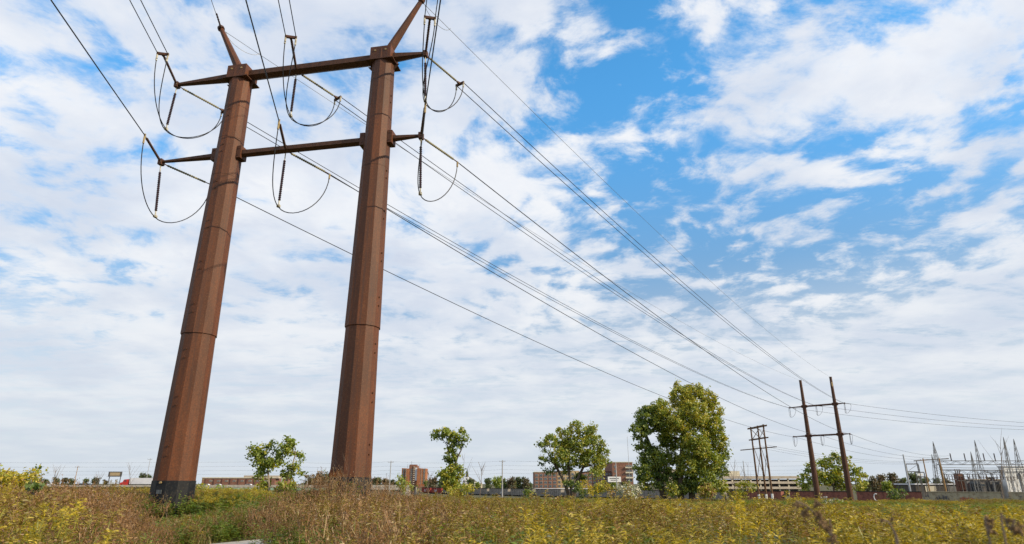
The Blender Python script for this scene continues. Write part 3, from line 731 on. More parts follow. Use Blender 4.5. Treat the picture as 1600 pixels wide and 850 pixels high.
def side_txt(px):
    m0, nm = min(marks, key=lambda m_: abs(m_[0]-px)); rt = px >= m0
    same = sorted((abs(q[0]-m0) for q in far_specs if min(marks, key=lambda m_: abs(m_[0]-q[0]))[1] == nm and (q[0] >= m0) == rt))
    k = same.index(abs(px-m0))
    return (f'{("nearest", "second", "third", "fourth", "fifth")[k]} on the ' if len(same) > 1 else 'just on the ')+('right' if rt else 'left')+f' of {nm}'
for i, (px, py, r, k) in enumerate(far_specs):
    Yb = random.uniform(360, 520) if px < 1300 else random.uniform(300, 420)
    if px < 300: Yb += 140
    gk = {'f': 'dark green', 'b': 'brownish', 'g': 'fresh green'}[k]
    mats = {'f': ['leaf_far', 'leaf_deep', 'leaf_far'], 'b': ['leaf_far_brown', 'leaf_far', 'leaf_far_brown'], 'g': ['leaf_mid', 'leaf_fresh', 'leaf_deep']}[k]
    c = at(px, py, Yb); rr_ = r*Yb/F/1.05; z0 = float(gz(c.x, Yb)); top = c.z+rr_*.75
    bl = [blob_px(px+random.uniform(-1, 1)*r*.5, py+random.uniform(-.3, .5)*r, Yb, r*random.uniform(.45, .62), r*.5) for _ in range(5)]
    bl.append((c.x, Yb, (c.z+z0)/2, rr_*.8, rr_*.8, max(1.5, (c.z-z0)*.5)))
    tree('broadleaf_tree', f'small {gk} skyline tree, {side_txt(px)}', (c.x, Yb), .25, bl, rr_*.22, 120/(rr_**3*4.2*.35), mats, (.4, .3, .3), 100+i, trunks=[[(0, 0, -.3), (0, 0, max(1.5, c.z-z0))]], group='small trees along the skyline')
# shrubs
def shrub(label, px, py, Y, rpx, rpy, mats, w, seed, leaf=.16, dens=60, n=7, group=None, name='shrub'):
    bl = []; rl = random.Random(seed)
    for _ in range(n):
        bl.append(blob_px(px+rl.uniform(-.6, .6)*rpx, py+rl.uniform(-.55, .6)*rpy, Y, rpx*rl.uniform(.35, .55), rpy*rl.uniform(.35, .55), None, rl.uniform(-.4, .4)))
    x0 = gx(px, Y); c = at(px, py, Y)
    z0 = float(gz(x0, Y))
    return tree(name, label, (x0, Y), .05, bl, leaf, dens, mats, w, seed, trunks=[[(0, 0, -.1), (0, 0, max(.4, c.z-z0))]], cat='shrub', crown='foliage', stem='stem', clump=18, limb_r=.03, group=group)
gl_ = (.1, .35, .15, .4)
shrub('rounded dark evergreen bush standing alone before the wagons', 1402, 777, 74, 15, 13, ['leaf_deep', 'leaf_deep', 'leaf_mid'], (.5, .3, .2), 31, .16, 55)
shrub('leafy green bush beside the black sleeve of the big pylon', 316, 772, 40, 18, 18, TM, gl_, 32, .12, 110)
shrub('bright green bush under the overpass girder', 352, 768, 46, 16, 13, TM, gl_, 33, .12, 110)
shrub('low green bush below the pale light pole', 395, 782, 44, 20, 12, TM, (.3, .4, .1, .2), 34, .12, 100)
shrub('green sapling bush in front of the orange tower block', 632, 756, 62, 15, 15, TM, (.15, .4, .15, .3), 35, .16, 70)
shrub('yellowing bush at the foot of the thin tree', 718, 768, 66, 22, 14, TM, (.1, .2, .5, .2), 36, .15, 60)
shrub('pale flowering bush between the two largest trees', 985, 766, 55, 28, 12, ['wd_grey', 'wd_white', 'leaf_mid'], (.3, .4, .3), 37, .12, 90)
shrub('pale flowering bush in front of the slim pylon', 1300, 788, 52, 20, 9, ['wd_grey', 'wd_white', 'leaf_mid'], (.4, .25, .35), 38, .12, 90)
shrub('orange-brown bush at the foot of the tallest tree', 1105, 768, 88, 24, 12, ['leaf_mid', 'leaf_yellow', 'wd_brown'], (.35, .3, .35), 39, .2, 40)
shrub('yellow-green bush in front of the parking deck', 1160, 765, 92, 20, 14, TM, (.1, .3, .4, .2), 40, .2, 36)
shrub('dark bush below the brick wing wall', 826, 768, 95, 10, 10, TM, gd, 41, .2, 40)
shrub('dark green bush below the round airy tree', 905, 764, 80, 13, 14, TM, (.5, .35, .05, .1), 42, .18, 50)
shrub('yellow bush below the round airy tree', 935, 762, 78, 18, 13, TM, (.1, .25, .5, .15), 43, .18, 50)
shrub('tall golden bush at the meadow edge beside the highway', 20, 755, 30, 46, 21, ['wd_gold', 'leaf_yellow', 'leaf_fresh'], (.45, .3, .25), 44, .10, 170, 11)
tree('broadleaf_tree', 'spindly young tree rising from the golden bush', (gx(50, 34), 34), .035, [blob_px(px, py, 34, r, r*.8) for px, py, r in ((50, 738, 7), (58, 732, 6), (45, 748, 6), (52, 752, 7))], .11, 160, TM, gl_, 45, trunks=[[(0, 0, -.1), (0, 0, 1.5), (.15, 0, 2.4)]], limb_r=.02)
shrub('dark-leaved sprig hanging over the golden weeds', 52, 760, 14, 17, 6, ['leaf_deep', 'leaf_deep'], (.5, .5), 46, .09, 330, 6)
# bare saplings
def bare(label, px, ytop, ybase, Y, seed, spread=.25, r=.05):
    rl = random.Random(seed); a = at(px, ybase, Y); a.z = float(gz(a.x, Y))-.1; c = at(px, ytop, Y); h = c.z-a.z
    b = MB(); pts = [a.lerp(c, t)+Vector((rl.uniform(-1, 1)*h*.03, 0, 0)) for t in (0, .3, .55, .8, 1)]
    b.tube(pts, [r, r*.8, r*.6, r*.35, r*.12], 5)
    for i in range(8):
        t = rl.uniform(.3, .9); p = a.lerp(c, t); L_ = h*(1-t)*rl.uniform(.5, .9)+.3
        d = Vector((rl.choice((-1, 1))*rl.uniform(.25, .6), rl.uniform(-.3, .3), 1)).normalized()
        b.tube([p, p+d*L_*.5+Vector((0, 0, .03)), p+d*L_], [r*.45, r*.3, r*.1], 4)
    tag(b.build('bare_sapling', 'twig'), label, 'sapling')
bare('leafless sapling just beside the orange tower block', 670, 735, 760, 72, 51)
bare('leafless leaning sapling between church and light pole', 752, 722, 762, 72, 52)
bare('leafless sapling behind the thin top-heavy tree', 724, 708, 755, 80, 53)
bare('tall leafless sapling in front of the substation frames', 1562, 668, 772, 78, 54, r=.06)
bare('leafless sapling beside the tallest tree', 1146, 715, 765, 90, 55)
bare('leafless sapling near the wooden pylon', 1168, 722, 768, 92, 56)
bare('dry leafless sapling by the highway, taller one', 88, 728, 757, 48, 57, r=.03)
bare('dry leafless sapling beside the roadside billboard', 155, 735, 757, 52, 58, r=.03)
bare('dry leafless sapling beside the lorry', 205, 722, 757, 60, 59, r=.025)
bare('dry leafless stalks in front of the second sleeve', 543, 712, 770, 26, 60, r=.012)
bare('dry stalks against the black sleeve in the path weeds', 262, 775, 805, 27, 61, r=.012)

# ------------------------------------------------------------------ rail wagons
track = catmull([(178, 150, 0), (131, 168, 0), (112, 180.5, 0), (97, 187.5, 0), (73, 200, 0), (34, 242, 0), (-9, 300, 0), (-48, 372, 0), (-80, 450, 0)], 20)
RZ = -4.05
def car_along(s):
    acc = 0
    for i in range(len(track)-1):
        d = (track[i+1]-track[i]).length
        if acc+d >= s: return track[i].lerp(track[i+1], (s-acc)/d)
        acc += d
    return track[-1]
tot = sum((track[i+1]-track[i]).length for i in range(len(track)-1))
# ballast bed and rails
b = MB()
for w, z0, z1 in ((2.6, RZ-.6, RZ-.2),):
    pts = track[::3]
    for i in range(len(pts)-1): b.beam((pts[i].x, pts[i].y, (z0+z1)/2+.15), (pts[i+1].x, pts[i+1].y, (z0+z1)/2+.15), w*1.3, z1-z0)
tag(b.build('railway_track', 'underside'), kind='structure')
def gondola(m):
    """one open-top wagon, 15.6 m, length along x, local coordinates, rail at z=0"""
    T = thing('rail_wagon', '-', 'rail wagon', (0, 0, 0), 0, None); L_ = 7.8
    b = MB(); H0, H1 = 1.0, 3.55
    for sy in (-1, 1): b.box((0, sy*1.42, (H0+H1)/2), (2*L_, .10, H1-H0))
    for sx in (-1, 1): b.box((sx*(L_-.06), 0, (H0+H1)/2), (.12, 2.74, H1-H0-.02))
    b.box((0, 0, H0+.06), (2*L_-.3, 2.7, .14))
    for i in range(13):
        x = -L_+.1+i*(2*L_-.2)/12
        for sy in (-1, 1): b.box((x, sy*1.53, (H0+H1)/2-.1), (.14, .14, H1-H0-.25))
    b.build('body', m, T)
    b = MB()
    for sy in (-1, 1): b.box((0, sy*1.50, H1+.06), (2*L_+.1, .26, .16))
    for sx in (-1, 1): b.box((sx*(L_-.02), 0, H1+.05), (.18, 2.7, .14))
    b.build('top_rim', 'rail_dark' if m != 'gondola_beige' else 'gondola_beige', T)
    b = MB(); b.box((0, 0, .85), (2*L_-.4, .8, .3)); b.box((L_+.35, 0, .9), (.8, .25, .3)); b.box((-L_-.35, 0, .9), (.8, .25, .3)); b.build('underframe', 'rail_dark', T)
    for sx in (-1, 1):
        b = MB()
        for sy in (-1, 1): b.box((sx*5.4, sy*.95, .5), (2.6, .16, .35))
        b.box((sx*5.4, 0, .55), (.5, 1.8, .3)); bo = b.build('bogie', 'rail_dark', T)
        b = MB()
        for wx in (-.88, .88):
            for sy in (-.75, .75): b.tube([(sx*5.4+wx, sy-.06, .46), (sx*5.4+wx, sy+.06, .46)], .46, 14)
        b.build('wheel_set', 'tyre', bo)
    b = MB()
    for sx in (-1, 1):
        for k in range(5): b.box((sx*(L_+.10), 1.2, 1.2+k*.45), (.05, .45, .05))
    b.build('ladder', 'rail_dark', T)
    return T
protos = {}
s0 = 41.3; step = 17.6; i = 0
# boundary between beige and red cars sits near pixel 1447
def cid(px):
    return 'gondola_beige' if px > 1450 else 'gondola_red' if px > 1120 else 'gondola_grey' if px > 700 else 'gondola_bright' if px > 630 else 'gondola_grey'
wl = {'gondola_beige': 'beige open rail wagon', 'gondola_red': 'rust-red open rail wagon', 'gondola_grey': 'grey open rail wagon', 'gondola_bright': 'bright red rail wagon with white lettering'}
cnt = {}
# find an offset so that a coupling falls at pixel 1447
def to_px(p):
    y = p.y*CP+(p.z-CZ)*SP; u = -p.y*SP+(p.z-CZ)*CP
    return 800+F*p.x/y, 425-F*u/y
ss = np.linspace(0, 120, 1200); pxs = np.array([to_px(Vector((car_along(s).x, car_along(s).y, -2)))[0] for s in ss])
s447 = float(ss[np.argmin(abs(pxs-1447))]); s0 = s447 % step - step
placed = []
while s0+step < tot:
    a = car_along(max(0, s0+1.0)); c = car_along(s0+step-1.0); m = (a+c)/2; m.z = RZ
    px = to_px(Vector((m.x, m.y, -2)))[0]
    if 625 < px < 1720 and not (630 < px < 700 and sum(q[2] == 'gondola_bright' for q in placed) > 1):
        k = cid(px); o = None
        if k not in protos: protos[k] = gondola(k); o = protos[k]
        else: o = copy_tree(protos[k])
        d = (a-c); rz = math.atan2(d.y, d.x); o.location = m; o.rotation_euler.z = rz
        placed.append((px, o, k))
    s0 += step
red = [p for p in placed if p[2] == 'gondola_red']; bei = [p for p in placed if p[2] == 'gondola_beige']; gry = [p for p in placed if p[2] == 'gondola_grey']
spot_txt = lambda px: ('behind the lone evergreen bush' if 1360 < px < 1450 else 'right behind the slim pylon poles' if 1270 < px <= 1360 else 'beside the wooden pylon' if 1190 < px <= 1270 else 'below the parking deck' if 1100 < px <= 1190
    else 'hidden by the tallest tree' if 1010 < px <= 1100 else 'between the two largest trees' if 950 < px <= 1010 else 'behind the round airy tree' if 850 < px <= 950 else 'below the tall grey light pole' if 770 < px <= 850 else 'below the church' if 700 < px <= 770 else 'before the orange tower block' if 630 < px <= 700 else 'close to the second steel pole' if px <= 630 else 'below the substation white building')
seen = {}
for px, o, k in placed:
    t = f'{wl[k]} {spot_txt(px)}'
    if k == 'gondola_beige': t = 'beige open rail wagon with orange scrawl, next to the red wagons' if px == min(p[0] for p in bei) else ('beige open rail wagon below the white substation building' if px == sorted(p[0] for p in bei)[1] else 'beige open rail wagon at the very end of the train')
    n_ = seen.get(t, 0); seen[t] = n_+1
    if n_: t += (', farther one', ', the farthest')[min(n_-1, 1)]
    tag(o, t, 'rail wagon', 'open wagons of the parked train')
# graffiti on the facing sides
def graf(o, me_or_mb, m, x, z, name='graffiti'):
    me = me_or_mb; me.materials.clear(); me.materials.append(MAT[m])
    q = bpy.data.objects.new(name, me); col.objects.link(q); q.parent = o
    # the side that looks to the camera
    sy = -1 if (Matrix.Rotation(o.rotation_euler.z, 3, 'Z') @ Vector((0, -1, 0))).dot(Vector((0, 0, 0))-o.location) > 0 else 1
    q.location = (x, sy*1.63, z); q.rotation_euler = (math.pi/2, 0, 0 if sy < 0 else math.pi)
    return q
def scrawl(seed, n, w, h):
    rl = random.Random(seed); b = MB()
    for i in range(n):
        x = -w/2+i*w/n
        pts = [Vector((x+rl.uniform(-.2, .2), rl.uniform(0, h), 0)) for _ in range(4)]
        b.tube(catmull(pts, 5), .09, 5)
    me = bpy.data.meshes.new('graffiti'); me.from_pydata(b.v, [], b.f); return me
for px, o, k in placed:
    if k == 'gondola_bright': graf(o, text_mesh('harF', 2.3, 'graffiti'), 'graffiti_white', -2.8, 1.45)
    if k == 'gondola_red' and 1360 < px < 1450:
        b = MB(); b.tube([(.55*math.cos(t)*1.0, 1.0+.9*math.sin(t), 0) for t in np.linspace(R(60), R(300), 12)], .16, 5)
        me = bpy.data.meshes.new('graffiti'); me.from_pydata(b.v, [], b.f); graf(o, me, 'graffiti_white', -3.2, 1.1)
    if k == 'gondola_red' and 1230 < px <= 1360: graf(o, scrawl(3, 9, 3.0, 1.1), 'graffiti_white', .5, 1.1)
    if k == 'gondola_beige':
        graf(o, scrawl(int(px), 9, 3.2, 1.3), 'graffiti_orange', .6, 1.1); graf(o, scrawl(int(px)+5, 6, 3.0, 1.5), 'graffiti_grey', -4.6, 1.3)
        if px < 1520: graf(o, scrawl(9, 8, 4.0, .5), 'graffiti_white', 3.2, .9)
    if k == 'gondola_grey' and 770 < px < 850: graf(o, scrawl(13, 3, .8, 1.0), 'graffiti_white', 2.5, 1.3)

# ------------------------------------------------------------------ highway and overpass
HY = 300.0
b = MB(); 
for x0_, x1_, in ((-900, -142),):
    b.box(((x0_+x1_)/2, HY+8, -1.7), (x1_-x0_, 26, 3.9))
tag(b.build('highway_embankment', 'soil'), kind='structure')
b = MB(); b.box((-470, HY+8, .282), (860, 18, .05)); tag(b.build('highway', 'asphalt'), kind='structure')
T = thing('overpass', 'concrete highway overpass with pale green girders and roadside barrier', 'bridge', (-90, HY, -3.5))
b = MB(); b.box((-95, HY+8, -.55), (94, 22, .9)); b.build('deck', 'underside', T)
b = MB(); b.box((-95, HY-3.2, .45), (94, .5, 1.15)); b.build('barrier', 'concrete', T)
b = MB(); b.box((-95, HY+19.2, .45), (94, .5, 1.15)); b.build('barrier', 'concrete', T)
b = MB(); b.box((-112, HY-3.25, -.75), (60, .35, 1.0)); b.build('girder', 'green_girder', T)
b = MB(); b.box((-65, HY-3.25, -.6), (33.5, .35, .8)); b.build('girder', 'concrete', T)
for x in (-128, -109, -88, -68):
    b = MB()
    for dy in (0, 7, 14): b.box((x, HY+1+dy, -2.3), (1.0, 1.0, 2.4))
    b.box((x, HY+8, -1.15), (1.3, 20, .5)); b.build('pier', 'concrete', T)
b = MB(); b.box((-47.4, HY+8, -2.2), (1.6, 23, 4.4)); b.build('abutment', 'concrete', T)
b = MB(); b.box((-142.5, HY+8, -2.2), (1.4, 23, 4.2)); b.build('abutment', 'concrete', T)
b = MB(); b.box((-520, HY-3.2, .65), (755, .4, .8)); tag(b.build('barrier_wall', 'concrete'), 'long low concrete barrier along the highway edge', 'barrier')
# vehicles
def car_proto(m, label):
    T = thing('parked_car' if False else 'car', label, 'car', (0, 0, 0))
    b = MB(); b.prism([(-2.25, .35), (-2.2, .85), (-1.5, .98), (-.8, 1.0), (1.3, 1.02), (2.1, .98), (2.25, .7), (2.2, .35)], -.86, .86); b.build('body', m, T)
    b = MB(); b.prism([(-1.15, 1.0), (-.45, 1.46), (1.05, 1.46), (1.75, 1.0)], -.74, .74); b.build('roof', m, T)
    b = MB(); b.prism([(-.98, 1.04), (-.42, 1.40), (1.0, 1.40), (1.52, 1.04)], -.755, .755); b.build('window', 'car_glass', T)
    for x in (-1.4, 1.4):
        for y in (-.8, .8):
            b = MB(); b.tube([(x, y-.1, .33), (x, y+.1, .33)], .33, 14); b.build('wheel', 'tyre', T)
    for y in (-.6, .6):
        b = MB(); b.box((-2.24, y, .72), (.06, .35, .14)); b.build('headlight', 'white_paint', T)
    return T
cw = car_proto('car_white', 'white car on the overpass nearest the big steel pole')
cdk = car_proto('car_dark', 'dark car on the highway beside the roadside billboard')
zr = .31
def put(o, px, Yc, z, rz=0.0): o.location = (gx(px, Yc, 757), Yc, z); o.rotation_euler.z = rz; return o
put(cw, 322, HY+3, .0)
for px, dy, lb, src, z in ((340, 5, 'white car on the overpass ahead of the light pole', cw, .0), (388, 3, 'white car on the overpass just before the forked tree', cw, .0), (77, 4, 'white car alone on the highway beyond the golden weeds', cw, zr),
                        (127, 4, 'dark car on the highway next to the crossarm pole', cdk, zr)):
    o = copy_tree(src); put(o, px, HY+dy, z); o['label'] = lb
for k in ('cars on the highway',):
    for o in [o for o in col.objects if o.get('category') == 'car']: o['group'] = k
put(cdk, 135, HY+7, zr)
T = thing('lorry', 'red lorry pulling a long white box trailer along the highway', 'lorry', (gx(196, HY+4, 757), HY+4, zr))
def bt(name, m, c, s_, parent=T):
    b = MB(); b.box(Vector(c)+T.location, s_); return b.build(name, m, parent)
b = MB(); b.prism([(-2.0, .6), (-2.0, 1.7), (-.9, 2.0), (-.4, 3.1), (1.6, 3.3), (1.6, .6)], -1.15, 1.15, Matrix.Translation(T.location)); cab = b.build('cab', 'truck_red', T)
bt('window', 'car_glass', (.3, 0, 2.5), (.9, 2.33, .6), cab)
bt('trailer', 'off_white', (9.3, 0, 2.45), (13.8, 2.5, 2.7)); bt('chassis', 'rail_dark', (7.5, 0, .9), (15, 1.0, .25))
for x in (-1.0, 2.6, 3.8, 13.4, 14.7):
    b = MB()
    for y in (-1.0, 1.0): b.tube([Vector((x, y-.15, .52))+T.location, Vector((x, y+.15, .52))+T.location], .5, 12)
    b.build('wheel', 'tyre', T)
# billboard
Yb = 420; c = at(180, 741, Yb); z0 = float(gz(c.x, Yb))
T = thing('billboard', 'roadside billboard on two steel posts beyond the highway', 'billboard', (c.x, Yb, z0))
b = MB(); b.box((c.x, Yb, c.z+.1), (8.6, .5, 3.0)); bd = b.build('panel', 'galvanised_dark', T)
b = MB(); b.box((c.x, Yb-.27, c.z+.1), (6.4, .06, 1.9)); b.build('poster', 'tan_stucco', bd)
for dx_ in (-3.6, 3.6):
    b = MB(); b.tube([(c.x+dx_, Yb+.4, z0), (c.x+dx_, Yb+.4, c.z+1.2)], .25, 8); b.build('post', 'galvanised_dark', T)
b = MB(); b.box((c.x, Yb-.9, c.z-1.5), (8.8, 1.2, .12)); b.build('catwalk', 'galvanised', T)

# ------------------------------------------------------------------ utility poles and wires
def upole(label, px, ytop, Y, m='grey_pole', r=.16, arm=True, lamp=False):
    c = at(px, ytop, Y); z0 = float(gz(c.x, Y)); T = thing('utility_pole', label, 'utility pole', (c.x, Y, z0))
    b = MB(); b.tube([(c.x, Y, z0-.3), (c.x, Y, c.z)], [r*1.25, r*.8], 8); b.build('shaft', m, T)
    if arm:
        b = MB(); b.beam((c.x-1.2, Y-.2, c.z-.6), (c.x+1.2, Y-.2, c.z-.6), .12, .14); a = b.build('crossarm', m, T)
        for dx_ in (-1.1, 0.5, 1.1):
            b = MB(); b.tube([(c.x+dx_, Y-.2, c.z-.5), (c.x+dx_, Y-.2, c.z-.25)], .06, 6); b.build('insulator', 'galvanised_dark', a)
    if lamp:
        b = MB(); b.tube([(c.x, Y, c.z), (c.x+.8, Y-.3, c.z+.3), (c.x+2.0, Y-.8, c.z+.35)], .06, 6); ar = b.build('lamp_arm', m, T)
        b = MB(); b.box((c.x+2.2, Y-.9, c.z+.33), (.7, .3, .16)); b.build('lamp_head', 'galvanised', ar)
    return c
pp = [upole('slender grey utility pole in front of the forked tree', 443, 727, 262, 'galvanised_pale', .26, False), upole('slender grey utility pole between steel pole and orange tower block', 611, 720, 262, r=.18), upole('slender grey utility pole just past the church', 785, 719, 262, r=.24)]
upole('pinkish wooden utility pole with crossarm by the highway', 122, 728, 330, 'tan_timber', .16)
upole('thin grey utility pole beside the lorry trailer', 235, 716, 330, r=.12)
upole('short grey pole beyond the overpass and the forked tree', 481, 745, 270, r=.16, arm=False)
upole('white light pole rising behind the white sign board', 962, 722, 262, 'galvanised_pale', .2, False)
upole('tall thin mast over the brick complex', 980, 682, 420, r=.12, arm=False)
upole('grey light pole in front of the parking deck', 1161, 720, 215, 'galvanised_pale', .16, False)
upole('tall grey pole beyond the red wagons, beside the substation', 1411, 710, 205, 'galvanised_pale', .24, False)
upole('tan wooden pole with crossarm at the substation edge', 1442, 716, 215, 'tan_timber', .2)
upole('tan wooden pole close to the first lattice mast', 1467, 716, 218, 'tan_timber', .26, False)
dirp = (pp[2]-pp[0]); dirp.z = 0; dirp.normalize()
for k, dz_ in enumerate((-.3, -2.0, -3.6, -5.0)):
    a = pp[0]-dirp*220+Vector((0, 0, dz_)); c = pp[2]+dirp*130+Vector((0, 0, dz_))
    a.z = pp[1].z+dz_+.5; c.z = pp[2].z+dz_
    b = MB(); pts = []
    stops = [a, Vector((pp[0].x, pp[0].y, pp[1].z+dz_)), pp[1]+Vector((0, 0, dz_)), pp[2]+Vector((0, 0, dz_)), c]
    for i in range(4): pts += wire_pts(stops[i], stops[i+1], .7, 10)[:-1]
    b.tube(pts+[c], .022, 4)
    tag(b.build('power_line', 'aluminium_cable'), f'faint roadside wire strung along the skyline, {("topmost", "second", "third", "lowest")[k]} of four', 'power line', 'roadside wires')

# ------------------------------------------------------------------ buildings
def block(T, px0, px1, y0, y1, Y, depth, m, name='wall', zbase=None):
    a = at(px0, y0, Y); c = at(px1, y0, Y); zt = a.z; zb = float(gz((a.x+c.x)/2, Y))-.5 if zbase is None else zbase
    b = MB(); b.box(((a.x+c.x)/2, Y+depth/2, (zt+zb)/2), (c.x-a.x, depth, zt-zb)); o = b.build(name, m, T)
    return o, a.x, c.x, zb, zt
def windows(parent, x0, x1, z0, z1, Y, cols, rows, w, h, glass='window_glass', frame='cream', sill=False):
    for i in range(cols):
        for j in range(rows):
            cx = x0+(i+.5)*(x1-x0)/cols; cz = z0+(j+.5)*(z1-z0)/rows
            b = MB(); b.box((cx, Y-.05, cz), (w+.25, .22, h+.25)); f = b.build('window', frame, parent)
            b = MB(); b.box((cx, Y-.12, cz), (w, .14, h)); b.build('pane', glass, f)
# orange brick tower block
Yb = 900; c = at(646, 727, Yb); z0 = -3.5
T = thing('apartment_tower', 'orange-brown brick apartment tower rising over the skyline trees', 'building', (c.x, Yb, z0))
for px0, px1, yt, m, dd in ((628, 633, 731.5, 'brick_orange', 0), (633.6, 639, 732, 'brick_orange', -1.5), (639.5, 645, 727, 'brick', 1.5), (645.3, 651.5, 727.5, 'brick', 1.0), (652, 657, 731.5, 'brick_orange', -1.5), (657.5, 665.5, 732, 'brick_orange', 0)):
    block(T, px0, px1, yt, 760, Yb+dd, 22-dd, m)
block(T, 640, 651, 725.8, 730, Yb+5, 9, 'brick', 'plant_room', 20)
zt = at(646, 731, Yb).z
for px0, px1, n, dd in ((633.4, 634.6, 1, -1.7), (640.6, 644.2, 1, 1.3), (657.2, 658.2, 1, -.3), (628.8, 631.8, 1, -.2), (661, 664, 1, -.2)):
    a = at(px0, 745, Yb).x; c2 = at(px1, 745, Yb).x
    windows(T, a, c2, 1, zt-1, Yb+dd, 1, 9, (c2-a)*.75, 1.6)
a = at(648.2, 745, Yb).x; c2 = at(651.2, 745, Yb).x
b = MB(); b.box(((a+c2)/2, Yb+.9, 14), (c2-a, .5, 17)); b.build('stair_panel', 'off_white', T)
for k in range(9):
    b = MB(); x_ = at(646.6, 745, Yb).x; b.box((x_, Yb+.4, 1.6+k*2.7), (2.0, 1.6, .9)); b.build('balcony', 'cream', T)
for px in (636, 655, 642):
    b = MB(); x_ = at(px, 728, Yb).x; b.tube([(x_, Yb+6, zt), (x_, Yb+6, zt+(5 if px != 642 else 9))], .22, 5); b.build('antenna', 'galvanised', T)
# church
Yb = 620; c = at(730, 735, Yb); z0 = -3.5
T = thing('church', 'white church steeple with slim dark spire on the skyline', 'church', (c.x, Yb, z0))
w = 3.4; zt = at(730, 745, Yb).z
b = MB(); b.box((c.x, Yb, (z0+zt)/2), (w, w, zt-z0)); b.box((c.x, Yb, zt-3.5), (w+1.2, w+1.2, .4)); b.build('steeple', 'white_paint', T)
b = MB(); b.tube([(c.x, Yb, zt), (c.x, Yb, zt+1), (c.x, Yb, at(730, 733, Yb).z)], [w*.6, w*.42, .08], 8, R(22.5)); b.build('spire', 'spire_slate', T)
b = MB(); b.box((c.x+2, Yb+12, (z0+3.5)/2), (12, 18, 3.5-z0)); b.build('nave', 'white_paint', T)
b = MB(); b.prism([(c.x-4.6, 3.5), (c.x+2, 7.5), (c.x+8.6, 3.5)], Yb+2.7, Yb+21.3); b.build('roof', 'roof_grey', T)
b = MB(); b.box((c.x, Yb-w/2-.05, zt-2), (1.0, .2, 1.8)); b.build('window', 'window_glass', T)
# cream flat building
Yb = 430
T = thing('commercial_building', 'low cream flat-roofed building below the church', 'building', (gx(738, Yb), Yb, -3.5))
o, x0_, x1_, zb, zt = block(T, 724, 752, 755, 766, Yb, 14, 'cream')
b = MB(); b.box(((x0_+x1_)/2, Yb+7, zt+.1), (x1_-x0_+.5, 14.5, .35)); b.build('roof', 'off_white', T)
windows(T, x0_, x1_, zb+.8, zt-.8, Yb, 6, 1, 1.0, 1.3)
# houses between the steel pole and the tower block
for i, (px0, px1, yt, lb) in enumerate(((576, 590, 752, 'small brick house with dark gable roof behind the steel pole'), (597, 609, 753, 'small brick house with low roof next to the grey utility pole'))):
    Yb = 480+20*i; T = thing('house', lb, 'house', (gx((px0+px1)/2, Yb), Yb, -3.5))
    o, x0_, x1_, zb, zt = block(T, px0, px1, yt, 766, Yb, 9, 'brick')
    b = MB(); b.prism([(x0_-.4, zt), ((x0_+x1_)/2, zt+2.2), (x1_+.4, zt)], Yb-.4, Yb+9.4); b.build('roof', 'roof_grey' if i else 'brick_dark', T)
    windows(T, x0_, x1_, zb+2.5, zt-.6, Yb, 2, 1, 1.0, 1.3)
# long brick warehouse
Yb = 520
T = thing('warehouse', 'long low brick warehouse with pale parapet beyond the overpass', 'building', (gx(370, Yb), Yb, -3.5))
o, x0_, x1_, zb, zt = block(T, 316, 430, 747, 762, Yb, 40, 'brick')
b = MB(); b.box(((x0_+x1_)/2, Yb+20, zt+.25), (x1_-x0_+.6, 40.6, .7)); b.build('parapet', 'cream', T)
b = MB(); b.box((x0_+47, Yb+4, zt+.9), (28, 8, 2.2)); b.build('roof_block', 'beige_panel', T)
for k in range(9):
    xx = x0_+3+k*(x1_-x0_-6)/8; b = MB(); b.box((xx, Yb-.1, (zb+zt)/2), (.7, .5, zt-zb-.4)); b.build('pilaster', 'brick_dark', T)
windows(T, x0_+4, x1_-4, zt-2.9, zt-1.4, Yb, 8, 1, 2.2, .8)
# brick complex
Yb = 430
T = thing('hospital', 'brick multi-storey complex with tan middle wing behind the trees', 'building', (gx(915, Yb), Yb, -3.5))
o, x0_, x1_, zb, zt = block(T, 835, 870, 738, 775, Yb, 30, 'brick')
windows(T, x0_, x1_, zb+3, zt-.7, Yb, 5, 4, 1.7, 1.3, frame='beige_panel')
b = MB(); b.box(((x0_+x1_)/2, Yb+15, zt+.2), (x1_-x0_+.5, 30.5, .4)); b.build('parapet', 'cream', T)
o, x0_, x1_, zb, zt = block(T, 870.3, 905, 735.5, 775, Yb+6, 30, 'tan_stucco'); windows(T, x0_, x1_, zb+3, zt-1, Yb+6, 5, 4, 1.5, 1.3)
o, x0_, x1_, zb, zt = block(T, 905.3, 945, 737, 775, Yb+3, 30, 'brick'); windows(T, x0_, x1_, zb+3, zt-1, Yb+3, 6, 4, 1.6, 1.3, frame='beige_panel')
o, x0_, x1_, zb, zt = block(T, 945.3, 956, 736, 775, Yb+2, 26, 'brick_dark'); windows(T, x0_, x1_, zb+6, zt-.8, Yb+2, 2, 3, 1.5, 1.3, frame='beige_panel')
o, x0_, x1_, zb, zt = block(T, 956.3, 988, 722.5, 775, Yb-3, 36, 'brick')
b = MB(); b.box(((x0_+x1_)/2, Yb+15, zt+.2), (x1_-x0_+.5, 36.5, .4)); b.build('parapet', 'cream', T)
windows(T, x0_+.5, x0_+3.5, zb+6, zt-1.2, Yb-3, 1, 4, 1.2, 1.3, frame='beige_panel'); windows(T, x0_+9, x1_-.5, zb+6, zt-1, Yb-3, 2, 4, 1.8, 1.3, frame='beige_panel')
for k in range(3):
    b = MB(); b.box((x0_+11, Yb-3.6, zt-3.2-k*3.2), (5.2, 1.0, .9)); b.build('balcony', 'cream', T)
o, x0_, x1_, zb, zt = block(T, 1042, 1064, 733, 775, Yb-10, 30, 'beige_panel'); windows(T, x0_+4, x1_, zb+4, zt-1, Yb-10, 2, 4, 2, 1.2)
